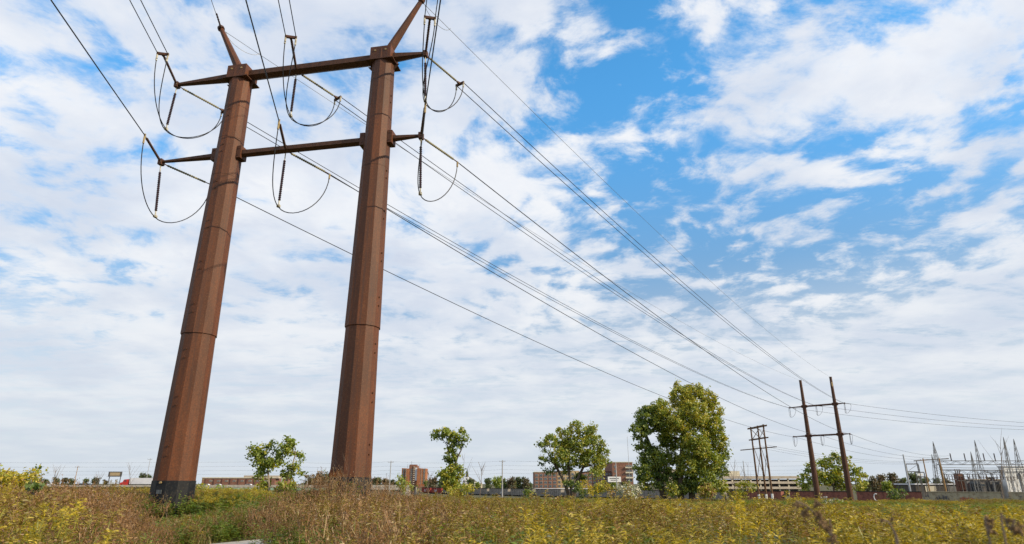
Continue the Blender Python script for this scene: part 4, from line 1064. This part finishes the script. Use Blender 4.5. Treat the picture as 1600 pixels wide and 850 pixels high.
o, x0_, x1_, zb, zt = block(T, 835, 925, 763, 778, Yb-25, 12, 'off_white')
# white sign board
Yb = 330; c = at(960, 749, Yb); z0 = float(gz(c.x, Yb))
T = thing('sign_board', 'white two-line sign board in front of the brick complex', 'sign', (c.x, Yb, z0))
b = MB(); b.box((c.x, Yb, c.z), (6.6, .4, 2.6)); p = b.build('panel', 'white_paint', T)
b = MB(); b.box((c.x-.1, Yb-.22, c.z+.45), (4.6, .06, .38)); b.box((c.x-.1, Yb-.22, c.z-.4), (3.6, .06, .3)); b.build('lettering', 'galvanised_dark', p)
for dx_ in (-2.6, 2.6):
    b = MB(); b.box((c.x+dx_, Yb+.3, (z0+c.z)/2), (.25, .25, c.z-z0)); b.build('post', 'galvanised', T)
# parking deck
Yb = 290
T = thing('parking_garage', 'long beige parking deck with dark open levels beyond the wagons', 'building', (gx(1195, Yb), Yb, -3.5))
xa, xb = gx(1128, Yb), gx(1252, Yb); zt = at(1190, 744, Yb).z
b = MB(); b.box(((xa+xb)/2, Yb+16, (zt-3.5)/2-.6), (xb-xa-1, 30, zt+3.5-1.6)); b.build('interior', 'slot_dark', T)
for k, (z, h) in enumerate(((zt-.5, 1.1), (zt-2.7, 1.0), (zt-4.9, 1.0))):
    b = MB(); b.box(((xa+xb)/2, Yb, z), (xb-xa, .5, h)); b.box(((xa+xb)/2, Yb+16, z-.3), (xb-xa-.5, 31, .3)); b.build('parapet', 'beige_panel', T)
for k in range(9):
    b = MB(); b.box((xa+1+k*(xb-xa-2)/8, Yb+.5, (zt-3.6)/2), (.6, .5, zt+3.4)); b.build('pillar', 'cream', T)
b = MB(); b.box((gx(1150, Yb), Yb+6, zt+.9), (7, 6, 2.6)); b.build('stair_house', 'cream', T)

# ------------------------------------------------------------------ substation
def lattice_mast(label, apex, feet, Y, m='galvanised', r=.13):
    A = at(*apex, Y); z0 = -3.4; T = thing('lattice_mast', label, 'lattice mast', (A.x, Y, z0))
    fx = [gx(f, Y, 765) for f in feet]
    legs = []
    for x in fx:
        for dy in (-1.2, 1.2):
            p0 = Vector((x, Y+dy, z0)); p1 = A+Vector((0, dy*.1, 0)); legs.append((p0, p1))
            b = MB(); b.beam(p0, p1, r*.75, r*.75); b.build('leg', m, T)
    b = MB(); n = 9
    for i in range(n):
        t0, t1 = i/n, (i+1)/n
        for (a, c) in ((0, 1), (2, 3), (0, 2), (1, 3)):
            p, q = (legs[a], legs[c]) if i % 2 else (legs[c], legs[a])
            b.beam(p[0].lerp(p[1], t0), q[0].lerp(q[1], t1), r*.38, r*.38); b.beam(legs[a][0].lerp(legs[a][1], t1), legs[c][0].lerp(legs[c][1], t1), r*.38, r*.38)
    b.build('bracing', m, T)
    b = MB(); b.tube([A-Vector((0, 0, .4)), A+Vector((0, 0, .5))], .1, 5); b.build('tip_rod', m, T)
    return T
YS = 232
lattice_mast('dark A-shaped lattice mast nearest the tan wooden pole', (1458, 692), (1464, 1482), YS, 'galvanised_dark', .15)
lattice_mast('grey A-shaped lattice mast in the middle of the substation', (1523, 690), (1533, 1545), YS+6, 'galvanised_dark', .13)
lattice_mast('shorter grey slim lattice mast beside the middle mast', (1517, 708), (1525, 1532), YS-4, 'galvanised', .14)
lattice_mast('lattice mast standing in front of the white building', (1584, 688), (1592, 1606), YS+2, 'galvanised_dark', .13)
lattice_mast('thin grey lattice mast at the white building corner', (1568, 685), (1580, 1587), YS-6, 'galvanised', .15)
lattice_mast('short dark lattice mast just behind the first one', (1456, 712), (1462, 1470), YS+16, 'galvanised_dark', .11)
def gantry(label, px0, px1, ya, yb, Y, m, posts=()):
    a, c = at(px0, ya, Y), at(px1, ya, Y); a2 = at(px0, yb, Y); za, zb = at((px0+px1)/2, ya, Y).z, at((px0+px1)/2, yb, Y).z
    T = thing('bus_gantry', label, 'substation gantry', (a.x, Y, -3.4)); b = MB()
    for dy in (0, 1.2):
        b.beam((a.x, Y+dy, za), (c.x, Y+dy, za), .16, .18); b.beam((a.x, Y+dy, zb), (c.x, Y+dy, zb), .16, .18)
    n = max(4, int((c.x-a.x)/2.2))
    for i in range(n):
        x0_, x1_ = a.x+(c.x-a.x)*i/n, a.x+(c.x-a.x)*(i+1)/n
        z_0, z_1 = (za, zb) if i % 2 else (zb, za)
        for dy in (0, 1.2): b.beam((x0_, Y+dy, z_0), (x1_, Y+dy, z_1), .09, .09)
        b.beam((x0_, Y, za), (x0_, Y+1.2, za), .08, .08)
    b.build('truss', m, T)
    for px in posts:
        x = gx(px, Y, 765)
        b = MB(); b.beam((x, Y+.6, -3.4), (x, Y+.6, zb), .28, .28); b.build('post', m, T)
    return T, za, zb
T, za, zb = gantry('upper truss gantry spanning the substation, carrying tall insulators', 1466, 1680, 720, 726, YS, 'galvanised_dark', (1478, 1640))
for px in (1489, 1511, 1541, 1558, 1612):
    x = gx(px, YS, 722)
    b = MB(); ribbed(b, (x, YS+.6, za), (x, YS+.6, za+2.6), .22, 7); b.build('post_insulator', 'insulator_dark', T)
T, za, zb = gantry('lower truss gantry of the substation behind the wooden poles', 1474, 1570, 735, 741, YS+10, 'galvanised_dark', (1482, 1512, 1548))
for px in (1480, 1497, 1512, 1530, 1552):
    x = gx(px, YS+10, 738)
    b = MB(); ribbed(b, (x, YS+10.6, zb), (x, YS+10.6, zb-1.6), .18, 5); b.build('post_insulator', 'insulator_dark', T)
T, za, zb = gantry('thin low bus frame in front of the brown equipment', 1540, 1680, 737, 739, YS+4, 'galvanised', (1556, 1600))
b = MB(); a = at(1428, 720, 226); c = at(1482, 716.5, 226); b.beam(a, c, .3, .3)
T = thing('cable_beam', 'dark horizontal beam on a steel post left of the lattice masts', 'substation beam', (a.x, 226, -3.4)); b.build('beam', 'galvanised_dark', T)
b = MB(); x = gx(1441, 226); b.beam((x, 226, -3.4), (x, 226, a.z), .2, .2); b.build('post', 'galvanised_dark', T)
for px, y0_, y1_, s_, lb in ((1425, 725, 737, 4.6, 'square dark switch frame on posts beside the tall grey pole'), (1437, 738, 745, 3.2, 'small dark switch frame with white panel near the wooden pole')):
    Yf = 222; a = at(px, y0_, Yf); c = at(px, y1_, Yf); T = thing('disconnect_switch', lb, 'switchgear', (a.x, Yf, -3.4)); w = s_*.46
    b = MB(); b.beam((a.x-w, Yf, a.z), (a.x+w, Yf, a.z), .3, .3); b.beam((a.x-w, Yf, c.z), (a.x+w, Yf, c.z), .3, .3)
    for sg in (-1, 1): b.beam((a.x+sg*w, Yf, -3.4), (a.x+sg*w, Yf, a.z-.16), .22, .22)
    b.build('frame', 'galvanised_dark', T)
    if px == 1437:
        b = MB(); b.box((a.x, Yf, (a.z+c.z)/2), (w*1.2, .2, (a.z-c.z)*.5)); b.build('panel', 'white_paint', T)
    else:
        b = MB(); b.beam((a.x-w*.7, Yf, c.z+.4), (a.x+w*.7, Yf, a.z-.4), .1, .1); b.build('switch_blade', 'galvanised', T)
def transformer(label, px, ytop, Y, m, w):
    c = at(px, ytop, Y); z0 = -3.4; T = thing('transformer', label, 'transformer', (c.x, Y, z0))
    b = MB(); b.box((c.x, Y, (z0+c.z-1.6)/2), (w, w*.8, c.z-1.6-z0)); b.build('tank', m, T)
    b = MB()
    for k in range(6): b.box((c.x-w*.42+k*w*.168, Y-w*.5, (z0+c.z-2)/2), (w*.05, w*.3, (c.z-2-z0)*.85))
    b.build('radiator', m, T)
    for dx_ in (-.3, 0, .3):
        b = MB(); ribbed(b, (c.x+dx_*w, Y, c.z-1.6), (c.x+dx_*w*1.2, Y, c.z), .22, 5); b.build('bushing', 'insulator_brown', T)
for i, (px, yt, dy) in enumerate(((1487, 742, -6), (1500, 744, -8), (1519, 741, -5), (1536, 743, -9), (1551, 745, -6), (1562, 742, 3), (1578, 744, -9), (1594, 741, -7))):
    c = at(px, yt, YS+dy); T = thing('switch_post', ('slim grey switch post with three bushings, %s') % ('close to the first lattice mast', 'under the lower truss gantry', 'beside the middle mast', 'right of the middle mast', 'left of the white building', 'tucked at the white building corner', 'in front of the white building', 'before the white building, outermost')[i], 'switchgear', (c.x, YS+dy, -3.4), 0, 'switch posts of the substation')
    b = MB(); b.beam((c.x, YS+dy, -3.4), (c.x, YS+dy, c.z-1.5), .2, .2); b.beam((c.x-1.3, YS+dy, c.z-1.5), (c.x+1.3, YS+dy, c.z-1.5), .2, .2); b.build('stand', 'galvanised_dark' if i % 2 else 'galvanised', T)
    for dx_ in (-1.1, 0, 1.1):
        b = MB(); ribbed(b, (c.x+dx_, YS+dy, c.z-1.4), (c.x+dx_, YS+dy, c.z), .16, 5); b.build('bushing', 'insulator_dark' if i % 3 else 'insulator_brown', T)
for k, (ya, yb, pa, pb) in enumerate(((730, 729, 1468, 1640), (733, 732, 1468, 1640), (744, 744, 1484, 1640))):
    b = MB(); b.tube(wire_pts(at(pa, ya, YS+1), at(pb, yb, YS+3), .4, 12), .07, 5); tag(b.build('busbar', 'galvanised_dark'), f'long horizontal busbar across the substation, {("highest", "middle", "lowest")[k]} of three', 'busbar')
b = MB(); Yf = 206
T = thing('wire_fence', 'grey mesh fence with posts along the substation edge', 'fence', (gx(1425, Yf), Yf, -3.5))
xa, xb = gx(1425, Yf), gx(1680, Yf)
for k in range(25):
    b = MB(); xx = xa+(xb-xa)*k/24; b.tube([(xx, Yf, -3.6), (xx, Yf, -.9)], .05, 5); b.build('post', 'galvanised', T)
b = MB()
for k in range(9): b.beam((xa, Yf, -3.3+k*.28), (xb, Yf, -3.3+k*.28), .03, .03)
b.build('mesh', 'galvanised', T)
transformer('rust-brown transformer standing behind the wooden pole', 1495, 733, YS+18, 'transformer_rust', 2.4)
transformer('grey transformer between the masts', 1513, 745, YS+20, 'galvanised', 5.0)
transformer('dark transformer next to the white building', 1548, 746, YS+15, 'galvanised_dark', 3.6)
Yb = YS+22
T = thing('control_building', 'brown and grey control house behind the substation masts', 'building', (gx(1530, Yb), Yb, -3.4))
o, x0_, x1_, zb, zt = block(T, 1520, 1566, 750, 770, Yb, 10, 'roof_grey', zbase=-3.6)
b = MB(); b.box(((x0_+x1_)/2, Yb+5, zt+.15), (x1_-x0_+.8, 10.8, .4)); b.build('roof', 'beige_panel', T)
windows(T, x0_, x1_, zt-2.6, zt-1.2, Yb, 5, 1, 1.4, .9)
Yb = YS+12
T = thing('white_building', 'tall plain white substation building at the train end', 'building', (gx(1590, Yb), Yb, -3.4))
o, x0_, x1_, zb, zt = block(T, 1567, 1650, 729, 770, Yb, 2.5, 'white_paint', zbase=-3.6)
b = MB(); b.box(((x0_+x1_)/2, Yb+1.25, zt+.12), (x1_-x0_+.5, 3, .3)); b.build('roof', 'off_white', T)
b = MB()
for k in range(1, 8): b.box((x0_+k*(x1_-x0_)/8, Yb-.03, (zb+zt)/2), (.12, .12, zt-zb-.2))
b.build('panel_joint', 'off_white', T)
b = MB(); b.box((x0_+8, Yb-.05, -2.2), (1.1, .16, 2.2)); b.build('door', 'galvanised', T)
Yb = 268
T = thing('warehouse', 'long low flat-roofed shed with brown siding behind the substation', 'building', (gx(1500, Yb), Yb, -3.4))
o, x0_, x1_, zb, zt = block(T, 1430, 1600, 757, 770, Yb, 14, 'underside', zbase=-3.6)
b = MB(); b.box(((x0_+x1_)/2, Yb+7, zt+.15), (x1_-x0_+.8, 14.8, .5)); b.build('roof', 'off_white', T)
for k in range(5):
    b = MB(); b.box((x0_+6+k*9, Yb-.06, zt-1.7), (4.5, .2, 2.2)); b.build('shutter', ('cream', 'galvanised')[k % 2], T)

# ------------------------------------------------------------------ weeds (uncountable meadow)
class PB:
    """plant builder: quads with material slots"""
    def __init__(s): s.V = []; s.F = []; s.M = []
    def ribbon(s, p, d, L, w, droop, seg, m, tw=None, taper=True):
        p = np.array(p, float); d = np.array(d, float); d /= np.linalg.norm(d)
        side = np.cross(d, [0, 0, 1]); n = np.linalg.norm(side)
        a = random.uniform(0, 6.28)
        if n < .15: side = np.array([math.cos(a), math.sin(a), 0])
        else: side /= n
        if tw is not None:
            up = np.cross(side, d); side = side*math.cos(tw)+up*math.sin(tw)
        b0 = len(s.V)
        for i in range(seg+1):
            t = i/seg; ww = w*(1-t)**.6 if taper else w
            if taper and i == seg: ww = w*.08
            s.V += [tuple(p-side*ww/2), tuple(p+side*ww/2)]
            if i:
                s.F.append((b0+2*i-2, b0+2*i-1, b0+2*i+1, b0+2*i)); s.M.append(m)
            p = p+d*L/seg; d = d+np.array([0, 0, -droop/seg]); d /= np.linalg.norm(d)
        return p, d
    def obj(s, name, mats):
        me = bpy.data.meshes.new(name); me.from_pydata(s.V, [], s.F)
        for m in mats: me.materials.append(MAT[m])
        me.polygons.foreach_set('material_index', s.M); me.update()
        return bpy.data.objects.new(name, me)
def rdir(tilt):
    a = random.uniform(0, 6.28); t = abs(random.gauss(0, tilt)); return np.array([math.cos(a)*math.sin(t), math.sin(a)*math.sin(t), math.cos(t)])
def goldenrod(n, h, mats_idx, plume=True):
    b = PB()
    for _ in range(n):
        r = .42*math.sqrt(random.random()); a = random.uniform(0, 6.28); p = np.array([r*math.cos(a), r*math.sin(a), 0.]); d = rdir(.16); H = h*random.uniform(.7, 1.1)
        seg = 5; q = p.copy(); dd = d.copy()
        for i in range(seg):
            e, dd2 = b.ribbon(q, dd, H/seg, .011, .03, 1, 2, taper=False)
            for _k in range(5 if i else 2):
                t = random.random(); c = q+(e-q)*t; aa = random.uniform(0, 6.28)
                b.ribbon(c, [math.cos(aa), math.sin(aa), random.uniform(.1, .9)], random.uniform(.07, .13), random.uniform(.008, .015), 1.2, 2, random.choice(mats_idx), random.uniform(-.6, .6))
            q = e; dd = dd2
        if plume:
            side = random.uniform(0, 6.28)
            for k in range(20):
                t = k/20; c = q-dd*(.34*h*(1-t)*.8)
                aa = side+random.gauss(0, 1.3); L = .03+.13*h*(1-t*.6)*random.uniform(.5, 1)
                e = c; dirv = np.array([math.cos(aa), math.sin(aa), .9])
                for _s in range(3):
                    m = 0 if random.random() < .7 else 1
                    b.ribbon(e, dirv, L/3*1.2, random.uniform(.009, .017), .6, 1, m, random.uniform(-1.5, 1.5), taper=False)
                    e = e+dirv/np.linalg.norm(dirv)*L/3; dirv = dirv+np.array([0, 0, -.45])
    return b
def drybrush(n, h):
    b = PB()
    for _ in range(n):
        r = .45*math.sqrt(random.random()); a = random.uniform(0, 6.28); p = np.array([r*math.cos(a), r*math.sin(a), 0.]); d = rdir(.25); H = h*random.uniform(.6, 1.1)
        q = p; dd = d
        for i in range(4):
            e, dd2 = b.ribbon(q, dd, H/4, .010, .02, 1, random.choice((0, 0, 2)), taper=False)
            for _k in range(4):
                c = q+(e-q)*random.random(); bd = dd*1.0+rdir(.9)*1.1
                e2, d3 = b.ribbon(c, bd, random.uniform(.12, .3)*h, .007, random.uniform(-.2, .5), 2, random.choice((0, 1, 1)), random.uniform(-1, 1), taper=False)
                for _z in range(5):
                    cc = c+(e2-c)*random.uniform(.3, 1.05)
                    b.ribbon(cc, rdir(1.3), random.uniform(.03, .07), random.uniform(.012, .024), .3, 1, random.choice((0, 1, 2)), random.uniform(-1.5, 1.5))
            q = e; dd = dd2+np.array([random.gauss(0, .1), random.gauss(0, .1), 0])
    return b
def grasstuft(n, h, w=.011):
    b = PB()
    for _ in range(n):
        r = .38*math.sqrt(random.random()); a = random.uniform(0, 6.28); p = [r*math.cos(a), r*math.sin(a), 0]
        b.ribbon(p, rdir(.38), h*random.uniform(.5, 1.15), w*random.uniform(.7, 1.4), random.uniform(.2, 1.5), 4, random.choice((0, 0, 1, 2)), random.uniform(-.5, .5))
    return b
def leafy(n, h, lw=.05):
    b = PB()
    for _ in range(n):
        r = .42*math.sqrt(random.random()); a = random.uniform(0, 6.28); p = np.array([r*math.cos(a), r*math.sin(a), 0.]); d = rdir(.28); H = h*random.uniform(.55, 1.1)
        e, _d = b.ribbon(p, d, H, .012, .1, 2, 2, taper=False)
        for k in range(26):
            c = p+(e-p)*random.uniform(.15, 1.05)+np.random.default_rng(k+len(b.V)).normal(size=3)*.05; aa = random.uniform(0, 6.28)
            b.ribbon(c, [math.cos(aa), math.sin(aa), random.uniform(-.1, .8)], random.uniform(.06, .13), lw*random.uniform(.6, 1.2), 1.0, 2, random.choice((0, 0, 1)), random.uniform(-.8, .8))
    return b
lib = bpy.data.collections.new('weed_library')
kinds = []
def addk(pb, name, mats): o = pb.obj(f'{len(kinds):02d}_{name}', mats); lib.objects.link(o); kinds.append(name)
for _ in range(3): addk(goldenrod(11, 1.0, (3, 3, 2)), 'goldenrod', ['wd_gold', 'wd_gold2', 'wd_olive', 'wd_green'])          # 0-2 bright
for _ in range(2): addk(goldenrod(11, .95, (3, 2, 2)), 'goldenrod', ['wd_gold2', 'wd_brown', 'wd_olive', 'wd_olive'])         # 3-4 ochre
for _ in range(3): addk(drybrush(9, 1.0), 'drybrush', ['wd_brown', 'wd_brown', 'wd_darkbrown'])                              # 5-7
for _ in range(2): addk(drybrush(9, 1.0), 'drybrush', ['wd_brown', 'wd_tan', 'wd_brown'])                                    # 8-9 paler
for _ in range(2): addk(grasstuft(60, .95), 'grass', ['wd_olive', 'wd_green', 'wd_tan'])                                     # 10-11
addk(grasstuft(55, .9), 'grass', ['wd_tan', 'wd_olive', 'wd_brown'])                                                         # 12
for _ in range(2): addk(leafy(10, .8), 'leafy', ['wd_green', 'wd_lush', 'wd_olive'])                                         # 13-14
addk(leafy(10, .85, .03), 'leafy', ['wd_grey', 'wd_green', 'wd_olive'])                                                      # 15 grey
addk(leafy(9, .8, .035), 'leafy', ['wd_lush', 'wd_olive', 'wd_green'])                                                       # 16
def deadstalk():
    b = PB()
    for _ in range(4):
        r = .4*math.sqrt(random.random()); a = random.uniform(0, 6.28); p = np.array([r*math.cos(a), r*math.sin(a), 0.])
        e, d = b.ribbon(p, rdir(.35), random.uniform(.7, 1.2), .014, random.uniform(-.1, .5), 4, 0, taper=False)
        for _k in range(9):
            c = p+(e-p)*random.uniform(.55, 1.0); e2, d2 = b.ribbon(c, rdir(.8), random.uniform(.1, .25), .007, .4, 2, 0, taper=False)
            for _z in range(4): b.ribbon(e2, rdir(1.4), .03, .02, .2, 1, 1, random.uniform(-1, 1))
    return b
for _ in range(2): addk(deadstalk(), 'stalk', ['wd_tan', 'wd_darkbrown'])                                                    # 17-18
GROUPS = {'stalk': [17, 18], 'gold': [0, 1, 2], 'ochre': [3, 4], 'dry': [5, 6, 7], 'pale': [8, 9], 'grass': [10, 11], 'straw': [12], 'leaf': [13, 14, 16], 'grey': [15]}
gn = list(GROUPS)
def vnoise(x, y, s_, seed):
    rr_ = np.random.default_rng(seed); tab = rr_.random((64, 64)); u = x/s_+200; v = y/s_+200
    i = np.floor(u).astype(int); j = np.floor(v).astype(int); fu = u-i; fv = v-j; fu = fu*fu*(3-2*fu); fv = fv*fv*(3-2*fv)
    t = lambda a, c: tab[a % 64, c % 64]
    return (t(i, j)*(1-fu)+t(i+1, j)*fu)*(1-fv)+(t(i, j+1)*(1-fu)+t(i+1, j+1)*fu)*fv
def bands():
    out = []
    for y0_, y1_, dens in ((6.2, 14, 11.0), (14, 26, 9.0), (26, 42, 6.0), (42, 70, 3.2), (70, 110, 1.5), (110, 172, .8)):
        A_ = .98*(y1_**2-y0_**2)+6*(y1_-y0_); n = int(A_*dens)
        y = np.sqrt(rng.uniform(y0_**2, y1_**2, n)); x = rng.uniform(-1, 1, n)*(y*.98+3); out.append(np.stack([x, y], 1))
    return np.concatenate(out)
pts = bands(); x, y = pts[:, 0], pts[:, 1]
dmin = np.full(len(x), 9e9)
for p in PA: dmin = np.minimum(dmin, (x-p[0])**2+(y-p[1])**2)
keep = dmin > 1.55**2
keep &= ~((y < 16) & (np.sqrt(dmin) < 2.2) & (rng.random(len(x)) < .6))
for p in (LP, RP): keep &= (x-p[0])**2+(y-p[1])**2 > .98**2
for p in (FL, FR): keep &= (x-p[0])**2+(y-p[1])**2 > .8**2
keep &= np.hypot(x, y) > 6.2
tr = np.array([(p.x, p.y) for p in track[::4]]); 
dt = np.full(len(x), 9e9)
for p in tr: dt = np.minimum(dt, (x-p[0])**2+(y-p[1])**2)
keep &= dt > 4.5**2
side_ok = y < np.interp(x, tr[::-1, 0], tr[::-1, 1], left=500, right=150)-3; keep &= side_ok
x, y = x[keep], y[keep]; n = len(x); az = x/y
def bump(v, c, w): return np.exp(-((v-c)/w)**2)
n1 = vnoise(x, y, 5, 1); n2 = vnoise(x, y, 1.8, 2); n3 = vnoise(x, y, 11, 3); n4 = vnoise(x, y, 3.2, 4)
W = {}
rightness = sm(-.25, .25, az)
W['gold'] = (.28+.42*rightness)*(.1+2.0*n1*n1)+1.6*bump(az, -.80, .07)*(y > 18)+.9*(az < -.28)*(y > 42)
W['ochre'] = .35+.7*n4
W['dry'] = (.3+1.6*n3*n4)*(1-.5*rightness)+2.6*bump(az, -.62, .11)*(y > 11)*(y < 42)+1.3*bump(az, -.25, .11)*(y > 9)*(y < 28)
W['dry'] = W['dry']+3*bump(x, RP[0]+.3, 2.3)*bump(y, 25.5, 1.8)
W['pale'] = 1.5*bump(x, RP[0]+.3, 2.3)*bump(y, 25.5, 1.8)+(.18+.7*n2*n3)*(1-.5*rightness)+.7*bump(az, -.25, .10)*(y < 28)+.8*bump(az, -.62, .1)*(y > 18)*(y < 40)
W['gold'] = W['gold']+.9*bump(az, -.44, .09)*(y > 27)+.7*bump(az, -.78, .12)*(y < 12)
W['grass'] = .5+.7*n2+.5*rightness*n4
W['stalk'] = .16+.25*n2
W['straw'] = .16+.35*n4
W['gold'] = W['gold']+1.0*bump(az, -.55, .2)*(y > 31)+.5*(az < -.2)*n4
W['leaf'] = .6+1.7*(n1 < .5)+1.2*bump(az, -.42, .1)*(y > 20)+.3*rightness*n2+2.0*bump(az, -.44, .06)*(y > 24)+1.4*bump(az, -.75, .1)*(y < 12)+.9*bump(az, -.4, .15)*(y < 22)
W['grey'] = .08+2.0*bump(az, .36, .07)*(y < 13)*(y > 5)+.6*bump(az, .08, .1)*(y < 11)
Wm = np.stack([np.clip(W[k], 0, None) for k in gn], 1)*rng.uniform(.3, 1.7, (n, len(gn)))**2
gi_ = Wm.argmax(1)
kind = np.array([rng.choice(GROUPS[gn[k]]) for k in gi_], dtype=np.int32)
hs = np.array([1.1, 1.0, .95, .95, 1.0, .8, .72, .72, .85])[gi_]*(.55+.35*n4)*rng.uniform(.8, 1.15, n)
hs *= 1-.22*(sm(.0, .3, az))*sm(25, 60, y)
hs *= np.where((y < 7), .80, 1.0)
# growth is lower on the trampled side of the path and over the drier meadow towards the wagons
KH = np.array([np.percentile([v.co.z for v in o.data.vertices], 98) for o in lib.objects]); tall = KH[kind]
d_ = np.hypot(x*.9, y)
drop = np.interp(az, [-.82, -.66, -.60, -.565, -.505, -.46, -.40, -.34, -.28, -.20, -.05, .1, .2, .8], [.002, .005, .012, .047, .046, .036, .030, .018, .014, .017, .023, .024, .029, .031])
drop = np.where((d_ > 31) & (az < -.38), .008, drop); drop = np.where((d_ > 29) & (az < -.3) & (az > -.38), .016, drop)
cap = (1.7-drop*d_*rng.uniform(.9, 1.25, n)-gz(x, y)); cap = cap+(n1-.5)*.30+(n2-.5)*.22; cap -= np.abs(rng.normal(0, .10, n))+.02
cap = np.where(d_ > 70, np.clip(cap, .8, 3), cap)
stray = np.where(rng.random(n) < .12, rng.uniform(1.05, 1.32, n), 1.0)
cap = cap+1.0*bump(x, RP[0]+.3, 2.3)*bump(y, 25.5, 1.6)
hs = hs+.75*bump(x, RP[0]+.3, 2.4)*bump(y, 25.2, 1.7)
hs = np.minimum(hs*rng.uniform(.9, 1.35, n), np.clip(cap, .16, 3)/tall*np.where(drop > .03, 1, stray))
wid = np.where(y < 26, 1.0, np.where(y < 70, 1.25, 1.7))*rng.uniform(.85, 1.2, n)
z = gz(x, y)-.03
me = bpy.data.meshes.new('weeds'); me.from_pydata(np.stack([x, y, z], 1).tolist(), [], [])
at_ = me.attributes.new('kind', 'INT', 'POINT'); at_.data.foreach_set('value', kind)
at_ = me.attributes.new('rot', 'FLOAT_VECTOR', 'POINT')
rot = np.stack([rng.normal(0, .10, n), rng.normal(0, .10, n), rng.uniform(0, 6.28, n)], 1).astype(np.float32); at_.data.foreach_set('vector', rot.ravel())
at_ = me.attributes.new('scl', 'FLOAT_VECTOR', 'POINT'); at_.data.foreach_set('vector', np.stack([wid, wid, hs], 1).astype(np.float32).ravel())
weeds = bpy.data.objects.new('weeds', me); col.objects.link(weeds)
tag(weeds, 'meadow of goldenrod, dry brown brush and tall grass', 'weeds', kind='stuff')
ng = bpy.data.node_groups.new('scatter', 'GeometryNodeTree')
ng.interface.new_socket('Geometry', in_out='INPUT', socket_type='NodeSocketGeometry'); ng.interface.new_socket('Geometry', in_out='OUTPUT', socket_type='NodeSocketGeometry')
N = ng.nodes.new; gi2 = N('NodeGroupInput'); go = N('NodeGroupOutput'); iop = N('GeometryNodeInstanceOnPoints'); ci = N('GeometryNodeCollectionInfo')
ci.inputs['Collection'].default_value = lib; ci.inputs['Separate Children'].default_value = True; ci.inputs['Reset Children'].default_value = True
iop.inputs['Pick Instance'].default_value = True
def attr(nm, ty):
    a = N('GeometryNodeInputNamedAttribute'); a.data_type = ty; a.inputs['Name'].default_value = nm; return a.outputs['Attribute']
LK = ng.links.new
LK(gi2.outputs[0], iop.inputs['Points']); LK(ci.outputs[0], iop.inputs['Instance']); LK(attr('kind', 'INT'), iop.inputs['Instance Index'])
LK(attr('rot', 'FLOAT_VECTOR'), iop.inputs['Rotation']); LK(attr('scl', 'FLOAT_VECTOR'), iop.inputs['Scale']); LK(iop.outputs[0], go.inputs[0])
md = weeds.modifiers.new('scatter', 'NODES'); md.node_group = ng
print('weed clumps', n)

# ------------------------------------------------------------------ dried seed stalks close to the lens
def stalk(label, pts_px, Y, heads, seed):
    rl = random.Random(seed); P_ = [at(px, py, Y) for px, py in pts_px]; b0 = P_[-1].copy(); b0.z = float(gz(b0.x, Y)); P_.append(b0)
    T = thing('seed_stalk', label, 'dried stalk', b0)
    b = MB(); b.tube(catmull(P_, 5), .0035, 5); b.build('stem', 'twig', T)
    for px, py, r in heads:
        c = at(px, py, Y); rr_ = r*.85*Y/F; b = MB()
        for _ in range(16):
            d = Vector((rl.gauss(0, 1), rl.gauss(0, 1), rl.gauss(0, 1))).normalized(); p = c+d*rr_*rl.uniform(.3, .9)
            e = p+d*rr_*.6; b.tube([p-d*rr_*.3, p, e], [rr_*.12, rr_*.3, rr_*.05], 5)
        b.build('seed_head', 'seed_head', T)
stalk('dried drooping stalk with a chain of brown seed heads near the lens', [(1244, 783), (1262, 792), (1280, 812), (1298, 838), (1305, 870)], 2.4, [(1244, 789, 7), (1258, 800, 9), (1276, 788, 8), (1278, 806, 8), (1284, 818, 9), (1292, 826, 8), (1300, 842, 8)], 1)
stalk('dried stalk with one large dark seed head near the lens', [(1586, 812), (1580, 830), (1576, 870)], 2.2, [(1588, 824, 11), (1577, 815, 6)], 2)
stalk('dried stalk with a pair of brown seed heads near the lens', [(1546, 812), (1548, 830), (1552, 870)], 2.5, [(1545, 814, 8), (1549, 828, 9)], 3)
stalk('dried stalk with small scattered seed heads near the lens', [(1378, 812), (1390, 818), (1404, 850), (1406, 880)], 2.8, [(1378, 813, 4), (1394, 812, 4), (1372, 776, 3)], 4)
